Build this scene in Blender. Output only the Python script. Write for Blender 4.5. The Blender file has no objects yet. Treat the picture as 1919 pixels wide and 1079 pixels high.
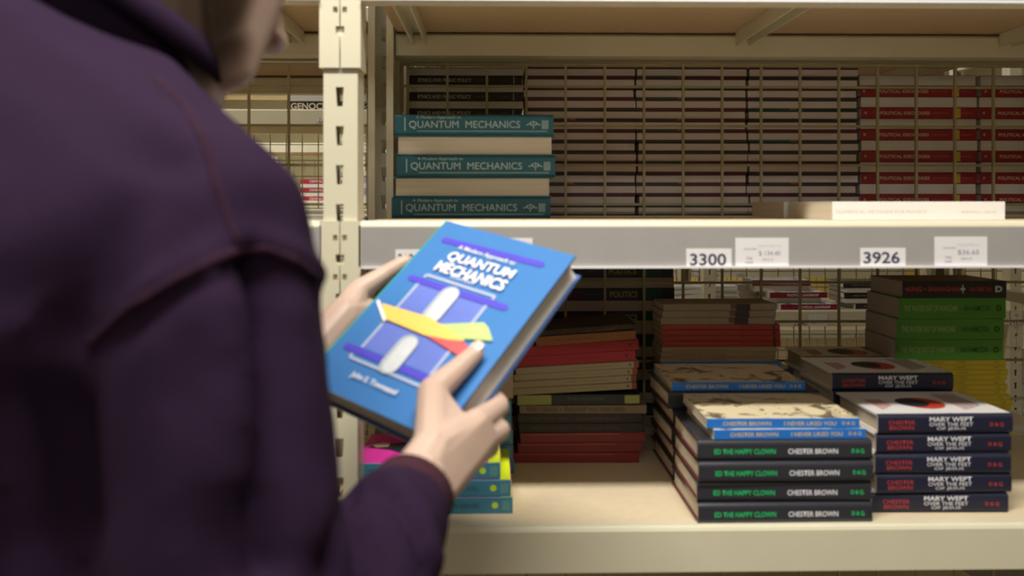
import bpy, bmesh, math, random
from mathutils import Vector, Matrix
from mathutils.bvhtree import BVHTree
random.seed(7)
R = math.radians
SC = bpy.context.scene
COL = SC.collection
EYE = 1.38
TH = R(1.2)
F = 1620.0

# ------------------------------------------------------------------ camera
cam = bpy.data.cameras.new('camera'); camo = bpy.data.objects.new('camera', cam); COL.objects.link(camo)
camo.location = (0, 0, EYE); camo.rotation_euler = (R(90), 0, -TH)
cam.sensor_width = 36.0; cam.lens = F/1919*36.0
cam.shift_y = -(539.5-382)/1919
cam.clip_start = .05
cam.dof.use_dof = True; cam.dof.focus_distance = 2.3; cam.dof.aperture_fstop = 4.0; cam.dof.aperture_blades = 7
SC.camera = camo
# ------------------------------------------------------------------ world, lights, exposure
w = bpy.data.worlds.new('world'); SC.world = w; w.use_nodes = True
w.node_tree.nodes['Background'].inputs[0].default_value = (1, .86, .68, 1)
w.node_tree.nodes['Background'].inputs[1].default_value = .02
SC.view_settings.view_transform = 'Standard'; SC.view_settings.look = 'None'
SC.view_settings.exposure = 0.0; SC.view_settings.gamma = 1.0
CEIL = 2.95
def area(name, loc, sx, sy, power, col=(1, .95, .86)):
    l = bpy.data.lights.new(name, 'AREA'); l.shape = 'RECTANGLE'; l.size = sx; l.size_y = sy; l.energy = power; l.color = col
    o = bpy.data.objects.new(name, l); o.location = loc; COL.objects.link(o); return o
LAMPS = [  # x, y, length, width, power
    (-0.05, 0.28, 1.2, .16, 62),
    (-2.6, 0.28, 1.2, .16, 12),
    (-0.3, -1.9, 2.4, .2, 31),  # unseen lamp added as fill for the shelf interiors
    (0.9, 2.72, 2.4, .16, 5),
    (-2.0, 2.72, 2.4, .16, 17),
    (1.0, 4.75, 2.4, .16, 10),
    (-2.0, 4.75, 2.4, .16, 40),
    (-1.15, 6.9, 1.6, .4, 90),
    (1.8, 6.9, 1.6, .4, 30),
]
for i, (x, y, a, b, p) in enumerate(LAMPS):
    area('ceiling_lamp_light', (x, y, CEIL-.075), a, b, p)

# ------------------------------------------------------------------ helpers
def W(px, py, y):
    """point seen at pixel px,py at depth y along the camera axis"""
    cx = (px-959.5)/F
    return Vector(((cx*math.cos(TH)+math.sin(TH))*y, (math.cos(TH)-cx*math.sin(TH))*y, EYE-(py-382)/F*y))
def WX(px, y):
    """world x of pixel column px on the plane Y = y"""
    cx = (px-959.5)/F
    return (cx*math.cos(TH)+math.sin(TH))/(math.cos(TH)-cx*math.sin(TH))*y
MATS = {}
def mat(name, col, rough=.6, var=.12, scale=30., bump=0., metal=0., sheen=0., emit=None, coat=0., sss=0.):
    if name in MATS: return MATS[name]
    m = bpy.data.materials.new(name); m.use_nodes = True; nt = m.node_tree; b = nt.nodes['Principled BSDF']
    tc = nt.nodes.new('ShaderNodeTexCoord'); nz = nt.nodes.new('ShaderNodeTexNoise'); nz.inputs['Scale'].default_value = scale; nz.inputs['Detail'].default_value = 4
    nt.links.new(tc.outputs['Object'], nz.inputs['Vector'])
    mx = nt.nodes.new('ShaderNodeMix'); mx.data_type = 'RGBA'
    c = col if len(col) == 4 else (*col, 1)
    mx.inputs[6].default_value = tuple(max(0, v*(1-var)) for v in c[:3])+(1,)
    mx.inputs[7].default_value = tuple(min(1, v*(1+var)) for v in c[:3])+(1,)
    nt.links.new(nz.outputs['Fac'], mx.inputs[0]); nt.links.new(mx.outputs[2], b.inputs['Base Color'])
    b.inputs['Roughness'].default_value = rough; b.inputs['Metallic'].default_value = metal
    if coat: b.inputs['Coat Weight'].default_value = coat; b.inputs['Coat Roughness'].default_value = .15
    if sheen: b.inputs['Sheen Weight'].default_value = sheen; b.inputs['Sheen Roughness'].default_value = .5
    if sss:
        b.inputs['Subsurface Weight'].default_value = sss; b.inputs['Subsurface Radius'].default_value = (.012, .004, .002); b.inputs['Subsurface Scale'].default_value = 1.0
    if emit: b.inputs['Emission Color'].default_value = (*emit[:3], 1); b.inputs['Emission Strength'].default_value = emit[3]
    if bump:
        bp = nt.nodes.new('ShaderNodeBump'); bp.inputs['Strength'].default_value = bump; bp.inputs['Distance'].default_value = .001
        nt.links.new(nz.outputs['Fac'], bp.inputs['Height']); nt.links.new(bp.outputs['Normal'], b.inputs['Normal'])
    MATS[name] = m; return m
def srgb(r, g, b):
    f = lambda v: (v/255/12.92 if v/255 <= .04045 else ((v/255+.055)/1.055)**2.4)
    return (f(r), f(g), f(b))
def pages(name, col):
    """page block: fine horizontal leaf lines"""
    if name in MATS: return MATS[name]
    m = mat(name, col, .85, .06, 40)
    nt = m.node_tree; b = nt.nodes['Principled BSDF']
    tc = nt.nodes.new('ShaderNodeTexCoord'); mp = nt.nodes.new('ShaderNodeMapping'); mp.inputs['Scale'].default_value = (3, 3, 900)
    nz = nt.nodes.new('ShaderNodeTexNoise'); nz.inputs['Scale'].default_value = 1.0
    nt.links.new(tc.outputs['Object'], mp.inputs[0]); nt.links.new(mp.outputs[0], nz.inputs['Vector'])
    mx = nt.nodes.new('ShaderNodeMix'); mx.data_type = 'RGBA'
    mx.inputs[6].default_value = (*[v*.72 for v in col], 1); mx.inputs[7].default_value = (*[min(1, v*1.15) for v in col], 1)
    nt.links.new(nz.outputs['Fac'], mx.inputs[0]); nt.links.new(mx.outputs[2], b.inputs['Base Color'])
    return m
def inked(name, col, ink, scale=18., lo=.56, hi=.60, rough=.45):
    """cover stock printed with an irregular drawing"""
    if name in MATS: return MATS[name]
    m = mat(name, col, rough); nt = m.node_tree; b = nt.nodes['Principled BSDF']
    tc = nt.nodes.new('ShaderNodeTexCoord')
    nz = nt.nodes.new('ShaderNodeTexNoise'); nz.inputs['Scale'].default_value = scale; nz.inputs['Detail'].default_value = 9; nz.inputs['Roughness'].default_value = .7; nz.inputs['Distortion'].default_value = 1.2
    nt.links.new(tc.outputs['Object'], nz.inputs['Vector'])
    cr = nt.nodes.new('ShaderNodeValToRGB'); cr.color_ramp.elements[0].position = lo; cr.color_ramp.elements[1].position = hi
    cr.color_ramp.elements[0].color = (*col, 1); cr.color_ramp.elements[1].color = (*ink, 1)
    nt.links.new(nz.outputs['Fac'], cr.inputs[0]); nt.links.new(cr.outputs[0], b.inputs['Base Color'])
    return m

def link(name, me, mats=None, parent=None, smooth=False):
    o = bpy.data.objects.new(name, me)
    COL.objects.link(o)
    if mats is not None:
        if not isinstance(mats, (list, tuple)): mats = [mats]
        if not me.materials:
            for m in mats: me.materials.append(m)
    if parent is not None: o.parent = parent
    if smooth:
        for p in me.polygons: p.use_smooth = True
    return o
def bm_mesh(bm, name='mesh', recalc=True):
    if recalc: bmesh.ops.recalc_face_normals(bm, faces=bm.faces)
    me = bpy.data.meshes.new(name); bm.to_mesh(me); bm.free(); return me
def obj(name, bm, mats, parent=None, smooth=False):
    return link(name, bm_mesh(bm, name), mats, parent, smooth)
def thing(name, label, cat, loc=(0, 0, 0), rot=(0, 0, 0), group=None):
    o = bpy.data.objects.new(name, None); COL.objects.link(o); o.empty_display_size = .05
    o.location = loc; o.rotation_euler = rot; tag(o, label, cat, group); return o
def tag(o, label, cat, group=None, kind=None):
    if label: o['label'] = label
    if cat: o['category'] = cat
    if group: o['group'] = group
    if kind: o['kind'] = kind
    return o
def struct(o): o['kind'] = 'structure'; return o
def box(bm, x0, x1, y0, y1, z0, z1, mi=0):
    vs = [bm.verts.new((x, y, z)) for x in (x0, x1) for y in (y0, y1) for z in (z0, z1)]
    for f in ((0, 1, 3, 2), (4, 6, 7, 5), (0, 4, 5, 1), (2, 3, 7, 6), (0, 2, 6, 4), (1, 5, 7, 3)):
        bm.faces.new([vs[i] for i in f]).material_index = mi
def prism_x(bm, prof, x0, x1, mi=0):
    """closed yz profile extruded along x"""
    a = [bm.verts.new((x0, y, z)) for y, z in prof]; b = [bm.verts.new((x1, y, z)) for y, z in prof]; n = len(prof)
    for i in range(n): bm.faces.new((a[i], a[(i+1) % n], b[(i+1) % n], b[i])).material_index = mi
    bm.faces.new(a[::-1]).material_index = mi; bm.faces.new(b).material_index = mi
def poly(bm, pts, z0, z1, mi=0):
    """xy outline extruded in z"""
    a = [bm.verts.new((x, y, z0)) for x, y in pts]; b = [bm.verts.new((x, y, z1)) for x, y in pts]; n = len(pts)
    for i in range(n): bm.faces.new((a[i], a[(i+1) % n], b[(i+1) % n], b[i])).material_index = mi
    bm.faces.new(a[::-1]).material_index = mi; bm.faces.new(b).material_index = mi
TXT = {}
def text_mesh(s, w, h, bold=0., plane='xz'):
    """lettering fitted to a w x h box, centred; plane xz faces -Y, plane xy faces +Z"""
    key = (s, round(w, 5), round(h, 5), bold, plane)
    if key in TXT: return TXT[key]
    cu = bpy.data.curves.new('lettering', 'FONT'); cu.body = s; cu.size = 1; cu.offset = bold; cu.extrude = 0.0; cu.resolution_u = 3
    cu.align_x = 'CENTER'; cu.space_line = .95
    o = bpy.data.objects.new('lettering', cu); COL.objects.link(o)
    dg = bpy.context.evaluated_depsgraph_get(); me = bpy.data.meshes.new_from_object(o.evaluated_get(dg))
    bpy.data.objects.remove(o); bpy.data.curves.remove(cu)
    xs = [v.co.x for v in me.vertices]; ys = [v.co.y for v in me.vertices]
    cx, cy = (min(xs)+max(xs))/2, (min(ys)+max(ys))/2; sx = w/(max(xs)-min(xs)); sy = h/(max(ys)-min(ys))
    for v in me.vertices:
        a, b = (v.co.x-cx)*sx, (v.co.y-cy)*sy
        v.co = (a, 0, b) if plane == 'xz' else (a, b, 0)
    me.materials.clear(); TXT[key] = me; return me
def lettering(name, s, loc, w, h, m, parent, bold=0., plane='xz', rot=0.):
    me = text_mesh(s, w, h, bold, plane)
    mk = (s, round(w, 5), round(h, 5), bold, plane, m.name)
    if me.materials and me.materials[0] != m:
        if mk not in TXT: TXT[mk] = me.copy(); TXT[mk].materials.clear()
        me = TXT[mk]
    o = link(name, me, m, parent); o.location = loc
    if rot:
        if plane == 'xz': o.rotation_euler = (0, rot, 0)
        else: o.rotation_euler = (0, 0, rot)
    return o

# ------------------------------------------------------------------ materials
paint = mat('cream_paint', (.70, .66, .50), .38, .05, 12)
board = mat('hardboard', (.72, .60, .42), .55, .08, 60, .15)
under = mat('board_underside', (.56, .41, .25), .8, .10, 90)
rail = mat('grey_plastic_rail', (.36, .345, .335), .3, .06, 25)
rail_lip = mat('clear_rail_lip', (.85, .84, .88), .15, .03, 20)
wirem = mat('mesh_wire_paint', (.38, .34, .20), .5, .08, 40)
labelm = mat('label_paper', (.78, .77, .79), .6, .03, 60)
inkm = mat('label_ink', (.04, .04, .09), .6)
inkg = mat('label_ink_grey', (.30, .28, .36), .6)
P_cream = pages('pages_cream', (.74, .66, .53)); P_white = pages('pages_white', (.74, .70, .66)); P_grey = pages('pages_grey', (.50, .44, .43))
P_greyer = pages('pages_lilac_grey', (.74, .66, .65)); P_neon = pages('pages_neon', (.72, .85, .02))
gold = mat('gold_print', (.62, .50, .25), .5); white_ink = mat('white_print', (.80, .80, .86), .5); silver_ink = mat('silver_print', (.50, .62, .64), .4)
green_ink = mat('green_print', (.01, .55, .16), .5); red_ink = mat('red_print', (.45, .04, .04), .5); black_ink = mat('black_print', (.02, .02, .03), .5)
yellow_ink = mat('yellow_print', (.75, .65, .05), .5); cream_ink = mat('cream_print', (.72, .62, .45), .5); teal_dark = mat('dark_teal_print', (.02, .09, .13), .5)

# ------------------------------------------------------------------ room
FX0, FX1, FY0, FY1 = -5., 5., -3.6, 9.2
def shell(name, x0, x1, y0, y1, z0, z1, m):
    bm = bmesh.new(); box(bm, x0, x1, y0, y1, z0, z1); return struct(obj(name, bm, m))
shell('floor', FX0, FX1, FY0, FY1, -.05, 0, mat('vinyl_floor', (.16, .12, .09), .4, .2, 8))
shell('ceiling', FX0, FX1, FY0, FY1, CEIL, CEIL+.05, mat('ceiling_tile', (.72, .70, .58), .9, .06, 6))
shell('wall_left', FX0-.1, FX0, FY0, FY1, 0, CEIL, mat('wall_paint', (.62, .57, .42), .8, .04, 4))
shell('wall_right', FX1, FX1+.1, FY0, FY1, 0, CEIL, MATS['wall_paint'])
shell('wall_front', FX0, FX1, FY0-.1, FY0, 0, CEIL, MATS['wall_paint'])
shell('wall_back', FX0, FX1, FY1, FY1+.1, 0, CEIL, mat('olive_wall', (.34, .29, .16), .8, .05, 4))
shell('trim_2', FX0, FX1, FY1-.012, FY1-.001, 0.001, 1.80, mat('ochre_wall', (.55, .40, .08), .8, .05, 4))
bm = bmesh.new(); dx = WX(596, FY1)
box(bm, dx-.50, dx-.42, FY1-.05, FY1-.013, 0, 2.0); box(bm, dx+.42, dx+.50, FY1-.05, FY1-.013, 0, 2.0); box(bm, dx-.42, dx+.42, FY1-.05, FY1-.013, 1.92, 2.0)
struct(obj('trim_1', bm, mat('white_trim', (.8, .78, .66), .5)))
bm = bmesh.new(); box(bm, dx-.419, dx+.419, FY1-.04, FY1-.0135, 0.001, 1.919); struct(obj('door_1', bm, mat('door_face', (.30, .26, .14), .5)))
emit = mat('lamp_diffuser', (.9, .9, .85), .5, .01, 10, emit=(1, .96, .86, 1.3))
WHERE = ['above the near aisle beside the person', 'above the near aisle at the far left', 'added as fill behind the camera, over the open floor', 'above the second aisle on the right', 'above the second aisle on the left',
         'above the third aisle on the right', 'above the third aisle on the left', 'glowing beyond the racks, seen right of the slotted post', 'near the ochre back wall on the right']
for (x, y, a, b, p), wh in zip(LAMPS, WHERE):
    t = thing('ceiling_light', 'long white ceiling light '+wh, 'ceiling light', (x, y, CEIL))
    bm = bmesh.new(); box(bm, -a/2-.03, a/2+.03, -b/2-.03, b/2+.03, -.05, 0); obj('housing', bm, paint, t)
    bm = bmesh.new(); box(bm, -a/2, a/2, -b/2, b/2, -.065, -.0501); obj('diffuser', bm, emit, t)

# ------------------------------------------------------------------ shelving
def slotted_plate(bm, x0, x1, z0, z1, holes, y, t):
    """upright front plate with tapered slots; holes = (zc, half height, half width top, half width bottom, xc)"""
    def quad(pts):
        a = [bm.verts.new((px, y, pz)) for px, pz in pts]; b = [bm.verts.new((px, y+t, pz)) for px, pz in pts]; n = len(pts)
        for i in range(n): bm.faces.new((a[i], a[(i+1) % n], b[(i+1) % n], b[i]))
        bm.faces.new(a[::-1]); bm.faces.new(b)
    z = z0
    for zc, hh, wt, wb, xc in sorted(holes):
        lo, hi = zc-hh, zc+hh
        if lo <= z or hi >= z1: continue
        quad([(x0, z), (x1, z), (x1, lo), (x0, lo)])
        quad([(x0, lo), (xc-wb, lo), (xc-wt, hi), (x0, hi)])
        quad([(xc+wb, lo), (x1, lo), (x1, hi), (xc+wt, hi)])
        z = hi
    quad([(x0, z), (x1, z), (x1, z1), (x0, z1)])
def post_mesh(w, d, z0, z1, front=True, ph=0.0):
    """rolled channel upright; origin on the outer face"""
    bm = bmesh.new(); s = 1 if front else -1
    holes = []; z = ph
    while z < z1-.03:
        if z > z0+.03: holes.append((z, .0125, .0052, .0036, -.001))
        z += .0505
    slotted_plate(bm, -w/2, w/2, z0, z1, holes, 0, .0022)
    box(bm, -w/2, -w/2+.0022, .0022, d, z0, z1); box(bm, w/2-.0022, w/2, .0022, d, z0, z1)
    box(bm, -w/2+.0022, -w/2+.012, d-.0022, d, z0, z1); box(bm, w/2-.012, w/2-.0022, d-.0022, d, z0, z1)
    if not front:
        for v in bm.verts: v.co.y = -v.co.y
    return bm
BH = .059
def beam_bm(x0, x1, front=True):
    """stepped beam, top at z=0; face at y=0, body towards +y (front) or -y (rear)"""
    s = 1 if front else -1
    pr = [(0, -BH), (0, -.006), (s*.002, -.002), (s*.005, 0), (s*.018, 0), (s*.018, -.021), (s*.034, -.021), (s*.036, -.024), (s*.036, -BH)]
    bm = bmesh.new(); prism_x(bm, pr, x0, x1); return bm
def rack(label, yf, yb, posts, levels, top, mesh_y=None, mesh_pitch=.0725, mesh_z=None, braces=None, detail=False, bays=None, rails=True, mesh_ph=0., pw=.046):
    """pallet style book rack: yf/yb front and back planes, posts = x list, levels = beam top heights"""
    t = thing('shelving_rack', label, 'shelf rack', (posts[0], yf, 0))
    ox = posts[0]; pd = .055
    for x in posts:
        o = obj('front_post', post_mesh(pw, pd, 0, top, True, ph=(EYE+.1387-.0505*29) % .0505), paint, t); o.location = (x-ox, .0045, 0)
        o = obj('rear_post', post_mesh(pw, pd, 0, top, False, ph=.02), paint, t); o.location = (x-ox, yb-yf-.0005, 0)
        for k in range(4):
            bm = bmesh.new(); box(bm, -.012, .012, .0602, yb-yf-.0562, -.01, .01)
            o = obj('end_brace', bm, paint, t); o.location = (x-ox, 0, [.25, .72, 1.19, 1.98][k])
    for b0, b1 in zip(posts[:-1], posts[1:]):
        xa, xb = b0+pw/2+.002, b1-pw/2-.002
        for lv in levels:
            o = obj('front_beam', beam_bm(xa-ox, xb-ox, True), paint, t); o.location = (0, 0, lv)
            o = obj('rear_beam', beam_bm(xa-ox, xb-ox, False), paint, t); o.location = (0, yb-yf, lv)
            bm = bmesh.new(); box(bm, xa-ox+.001, xb-ox-.001, .0185, yb-yf-.0185, -.016, -.001, 0)
            for f in bm.faces:
                if abs(f.calc_center_median().z+.016) < 1e-5: f.material_index = 1
            o = obj('shelf_board', bm, [board, under], t); o.location = (0, 0, lv)
            for bx in (braces or [.045, (b1-b0)*.5, (b1-b0)-.07]):
                if b0+bx > b1-.06: continue
                bm = bmesh.new(); c = b0+bx-ox; y0, y1 = .0365, yb-yf-.0365
                box(bm, c-.0125, c-.0105, y0, y1, -.040, -.0165); box(bm, c+.0105, c+.0125, y0, y1, -.040, -.0165)
                box(bm, c-.0105, c+.0105, y0, y1, -.0185, -.0165)
                o = obj('cross_brace', bm, paint, t); o.location = (0, 0, lv)
            if rails and lv not in (L_NORAIL,):
                bm = bmesh.new(); prism_x(bm, [(0, -BH), (-.0022, -BH), (-.0022, -.008), (0, -.008)], xa-ox+.004, xb-ox-.001)
                o = obj('label_rail', bm, rail, t); o.location = (0, -.0003, lv)
                bm = bmesh.new(); prism_x(bm, [(-.0003, -BH-.002), (-.0065, -BH-.002), (-.0065, -BH+.001), (-.005, -BH), (-.0003, -BH)], xa-ox+.004, xb-ox-.001)
                l = obj('rail_lip', bm, rail_lip, t); l.location = (0, 0, lv)
    # beam end connectors: plates hooked over the posts
    for i, x in enumerate(posts):
        for lv in levels:
            for side in (-1, 1):
                if (side == -1 and i == 0) or (side == 1 and i == len(posts)-1): continue
                bm = bmesh.new(); sd = side; rows = []; zz = 0.
                hi_, lo_ = .0, -.147
                cuts = []; k = -.018
                while k-.0375 > lo_+.001: cuts += [(k, k-.0075, 'tab'), (k-.025, k-.0375, 'hole')]; k -= .0505
                def pl(u0, u1, zl, zh): box(bm, min(sd*u0, sd*u1), max(sd*u0, sd*u1), 0, .004, zl, zh)
                E_ = pw/2+.0045; cur = hi_
                for zt_, zb2, ty in cuts:
                    pl(.0008, E_, zt_, cur)
                    if ty == 'hole': pl(.0055, E_, zb2, zt_)
                    else: pl(.0008, .0030, zb2, zt_); pl(.0090, E_, zb2, zt_)
                    cur = zb2
                pl(.0008, E_, lo_, cur)
                a, b = (.0008, E_) if side == 1 else (-E_, -.0008); z0 = lo_-.004; z1 = 0
                # side flange beside the post
                e = b if side == 1 else a
                box(bm, min(e, e-side*.0028), max(e, e-side*.0028), .004, .05, z0+.004, z1)
                o = obj('beam_connector', bm, paint, t); o.location = (x-ox, -.0005+.0005, lv)
    if mesh_y is not None:
        x0, x1 = posts[0]-ox+.03, posts[-1]-ox-.03
        segs = [(posts[k]-ox+.03, posts[k+1]-ox-.03) for k in range(len(posts)-1)]
        for (x0, x1) in segs:
            bm = bmesh.new(); r = .0022; zlo, zhi = mesh_z
            x = x0 + (mesh_ph-(x0+ox)) % mesh_pitch
            while x < x1: box(bm, x-r, x+r, -r, r, zlo, zhi); x += mesh_pitch
            z = zlo
            while z < zhi: box(bm, x0, x1, r, r*3, z-r, z+r); z += mesh_pitch
            box(bm, x0-.004, x0, -r, 3*r, zlo, zhi); box(bm, x1, x1+.004, -r, 3*r, zlo, zhi); box(bm, x0-.004, x1+.004, -r, 3*r, zhi, zhi+.004)
            o = obj('wire_mesh', bm, wirem, t); o.location = (0, mesh_y-yf, 0)
    return t
PX = WX(637, 1.118)
L_NORAIL = EYE-.419
LV = [EYE+.3225, EYE-.022, EYE-.419, EYE-.816]
rack('cream slotted steel book rack with the quantum mechanics stack, nearest the camera', 1.118, 1.574, [PX-1.27, PX, PX+1.27], [EYE+1.04, EYE+.68]+LV, 2.47,
     mesh_y=1.586, mesh_pitch=.0723, mesh_z=(.15, EYE+.2535), braces=[.066, .066+.577, 1.12], detail=True, mesh_ph=WX(1060, 1.586), pw=.044)
rack('cream steel rack backing onto the near one, holding the book columns behind the mesh', 1.604, 2.110, [PX-1.27, PX, PX+1.27], [EYE+1.04, EYE+.68]+LV, 2.47, braces=[.066, .066+.577, 1.12], rails=False, pw=.044)
P3 = WX(1905, 3.38)
rack('cream rack across the next aisle with the red-spined leadership books', 3.38, 3.86, [P3-3.66, P3-2.44, P3-1.22, P3, P3+1.22], [EYE+.766, EYE+.369, EYE-.022, EYE-.419, EYE-.816], 2.22,
     mesh_y=3.875, mesh_pitch=.0712, mesh_z=(.15, EYE+.42), mesh_ph=0., rails=False)
P4 = WX(640, 5.6)
rack('farthest cream rack two aisles back, seen through the wire meshes', 5.6, 6.1, [P4-1.22, P4, P4+1.22, P4+2.44, P4+3.66], [EYE+.79, EYE+.392, EYE+.02, EYE-.419, EYE-.816], 2.22,
     mesh_y=6.115, mesh_pitch=.0712, mesh_z=(.15, EYE+.42), mesh_ph=.02, rails=False)

# ------------------------------------------------------------------ books
ME = {}
def cover_mesh(W_, D, T, t, r, key):
    k = ('cover', W_, D, T, t, r, key)
    if k in ME: return ME[k]
    out = [(D/2, 0)]; n = 5
    for i in range(n+1):
        a = R(-90-90*i/n); out.append((-D/2+r+r*math.cos(a), r+r*math.sin(a)))
    for i in range(n+1):
        a = R(180-90*i/n); out.append((-D/2+r+r*math.cos(a), T-r+r*math.sin(a)))
    out.append((D/2, T))
    ri = max(r-t, .0002); inn = [(D/2, t)]
    for i in range(n+1):
        a = R(-90-90*i/n); inn.append((-D/2+t+ri+ri*math.cos(a), t+ri+ri*math.sin(a)))
    for i in range(n+1):
        a = R(180-90*i/n); inn.append((-D/2+t+ri+ri*math.cos(a), T-t-ri+ri*math.sin(a)))
    inn.append((D/2, T-t))
    bm = bmesh.new(); N = len(out)
    ao = [bm.verts.new((-W_/2, y, z)) for y, z in out]; bo = [bm.verts.new((W_/2, y, z)) for y, z in out]
    ai = [bm.verts.new((-W_/2, y, z)) for y, z in inn]; bi = [bm.verts.new((W_/2, y, z)) for y, z in inn]
    for i in range(N-1):
        sp = 1 if 1 <= i < N-2 else 0
        bm.faces.new((ao[i], ao[i+1], bo[i+1], bo[i])).material_index = sp if i not in (0, N-2) else 0
        bm.faces.new((ai[i+1], ai[i], bi[i], bi[i+1])).material_index = 2
        bm.faces.new((ao[i+1], ao[i], ai[i], ai[i+1])).material_index = 0
        bm.faces.new((bo[i], bo[i+1], bi[i+1], bi[i])).material_index = 0
    for q in (0, N-1):
        bm.faces.new((ao[q], bo[q], bi[q], ai[q])).material_index = 0
    ME[k] = bm_mesh(bm); return ME[k]
def page_mesh(W_, D, T, t, hard):
    k = ('pages', W_, D, T, t, hard)
    if k in ME: return ME[k]
    bm = bmesh.new(); o = .0035 if hard else .0006; e = .0002
    # slightly concave fore-edge for hardcovers
    y0, y1 = -D/2+t+e, D/2-o; n = 8
    if hard: prof = [(y0, t+e)]+[(y1-.0035*math.sin(math.pi*i/n), t+e+(T-2*t-2*e)*i/n) for i in range(n+1)]+[(y0, T-t-e)]
    else: prof = [(y0, t+e), (y1, t+e), (y1, T-t-e), (y0, T-t-e)]
    prism_x(bm, prof, -W_/2+o, W_/2-o); ME[k] = bm_mesh(bm); return ME[k]
KINDS = {}
def kind(name, **k): KINDS[name] = k
def book(k, label, loc, yaw=0., flip=False, tilt=0., group=None, cat='book', simple=False, name='book', pitch=0.):
    K = KINDS[k]; Wd, D, T = K['W'], K['D'], K['T']; hard = K.get('hard', False)
    t = K.get('t', .0026 if hard else .0006); r = K.get('r', min(.0055, T*.3) if hard else min(.0010, T*.3))
    o = thing(name, label, cat, loc, (pitch, -tilt, yaw+(math.pi if flip else 0)), group)
    cm = cover_mesh(Wd, D, T, t, r, k)
    link('cover', cm, [K['cover'], K.get('spine', K['cover']), K.get('inner', K['pages'])], o)
    link('page_block', page_mesh(Wd, D, T, t, hard), K['pages'], o)
    if (not flip) or K.get('always'):
        for nm, s, x, z, w_, h_, m, bd in K.get('text', []):
            lettering(nm, s, (x, -D/2-.0002, T*z), w_, h_, m, o, bd)
        for nm, x0, x1, z0, z1, m in K.get('bands', []):
            kk = ('band', k, nm, x0)
            if kk not in ME:
                bm = bmesh.new(); box(bm, x0, x1, -D/2-.0001, -D/2+.0004, T*z0, T*z1); ME[kk] = bm_mesh(bm)
            link(nm, ME[kk], m, o)
    return o
def art(k, o, fn):
    """flat printed shapes lying on the top cover"""
    kk = ('art', k)
    if kk not in ME:
        KINDS[k]['_dummy'] = 1; bm = bmesh.new(); mats_ = fn(bm, KINDS[k]); ME[kk] = bm_mesh(bm); ME[('artm', k)] = mats_
    link('cover_print', ME[kk], ME[('artm', k)], o)
NUM = ['', '', 'second', 'third', 'fourth', 'fifth', 'sixth', 'seventh', 'eighth', 'ninth', 'tenth']
def order(i, n):
    if i == n-1: return 'topmost'
    if i == 0: return 'bottom one'
    return NUM[n-i]+' from top' if n-i <= (n+1)//2 else NUM[i+1]+' from bottom'

# ---- kinds
c_teal = mat('teal_cloth', (.012, .12, .17), .5, .15, 300, .2)
kind('qm', W=.257, D=.187, T=.0335, hard=True, cover=c_teal, pages=P_cream, inner=mat('blue_endpaper', (.05, .12, .35), .6), r=.005,
     text=[('title_lettering', 'QUANTUM  MECHANICS', -.0155, .48, .180, .0135, silver_ink, .0), ('subtitle_lettering', 'A Modern Approach to', -.058, .84, .073, .0060, silver_ink, 0),
           ('spine_crest', '-<|>-', .096, .50, .022, .013, silver_ink, .02), ('publisher_lettering', 'lllll', .115, .50, .010, .014, silver_ink, .01)],
     bands=[('spine_rule', -.0925, .118, .17, .195, silver_ink), ('spine_bar', -.113, -.1115, .2, .85, silver_ink)])
c_clown = mat('charcoal_cover', (.030, .031, .042), .30, .1, 30, coat=.3)
kind('clown', W=.231, D=.166, T=.0272, hard=True, cover=c_clown, pages=P_cream, inner=mat('maroon_endpaper', (.15, .02, .02), .6), r=.006,
     text=[('title_lettering', 'ED THE HAPPY CLOWN', -.053, .46, .081, .0068, green_ink, .02), ('author_lettering', 'CHESTER BROWN', .037, .46, .066, .0070, white_ink, .02), ('publisher_lettering', 'D & Q.', .097, .46, .0175, .0065, green_ink, .03)])
c_liked = inked('cream_sketch_cover', (.74, .64, .42), (.16, .12, .08), 22, .53, .58)
kind('liked', W=.203, D=.152, T=.0132, cover=c_liked, spine=mat('bright_blue_spine', (.02, .18, .62), .35, .05), pages=P_cream, t=.0005,
     text=[('author_lettering', 'CHESTER BROWN', -.048, .5, .064, .0054, gold, .02), ('title_lettering', 'I NEVER LIKED YOU', .036, .5, .069, .0054, gold, .02), ('publisher_lettering', 'D & Q', .087, .5, .017, .0052, gold, .02)])
c_navy = mat('navy_cloth', (.010, .012, .035), .5, .15, 200, .2)
kind('mary', W=.186, D=.140, T=.0268, hard=True, cover=mat('white_glossy_cover', (.76, .74, .74), .35, .03), spine=c_navy, pages=P_cream, r=.006,
     text=[('author_lettering', 'CHESTER\nBROWN', -.060, .46, .037, .0125, red_ink, .01), ('title_lettering', 'MARY WEPT', .008, .75, .060, .0062, white_ink, .02),
           ('title_lettering', 'OVER THE FEET', .008, .49, .060, .0050, white_ink, 0), ('title_lettering', 'OF JESUS', .008, .26, .040, .0046, white_ink, 0), ('publisher_lettering', 'D & Q', .071, .46, .019, .0060, red_ink, .02)])
def mary_art(bm, K):
    T = K['T']+.0002
    poly(bm, [(.0+.030*math.cos(R(a)), -.005+.034*math.sin(R(a))) for a in range(0, 360, 12)], T, T+.0002, 0)
    poly(bm, [(-.012+.022*math.cos(R(a)), -.001+.026*math.sin(R(a))) for a in range(0, 360, 15)], T+.0002, T+.0003, 1)
    for i in range(4): box(bm, -.072+.006*i, -.0695+.006*i, -.04+.006*i, .02, T, T+.0002, 2)
    for i in range(6): box(bm, .042+.006*i, .044+.006*i, -.045+.004*i, .05, T, T+.0002, 1 if i % 2 else 2)
    return [mat('cover_red', (.50, .05, .03), .4), black_ink, red_ink]
c_pink = mat('hot_pink_cover', (.82, .04, .42), .4, .05)
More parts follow.
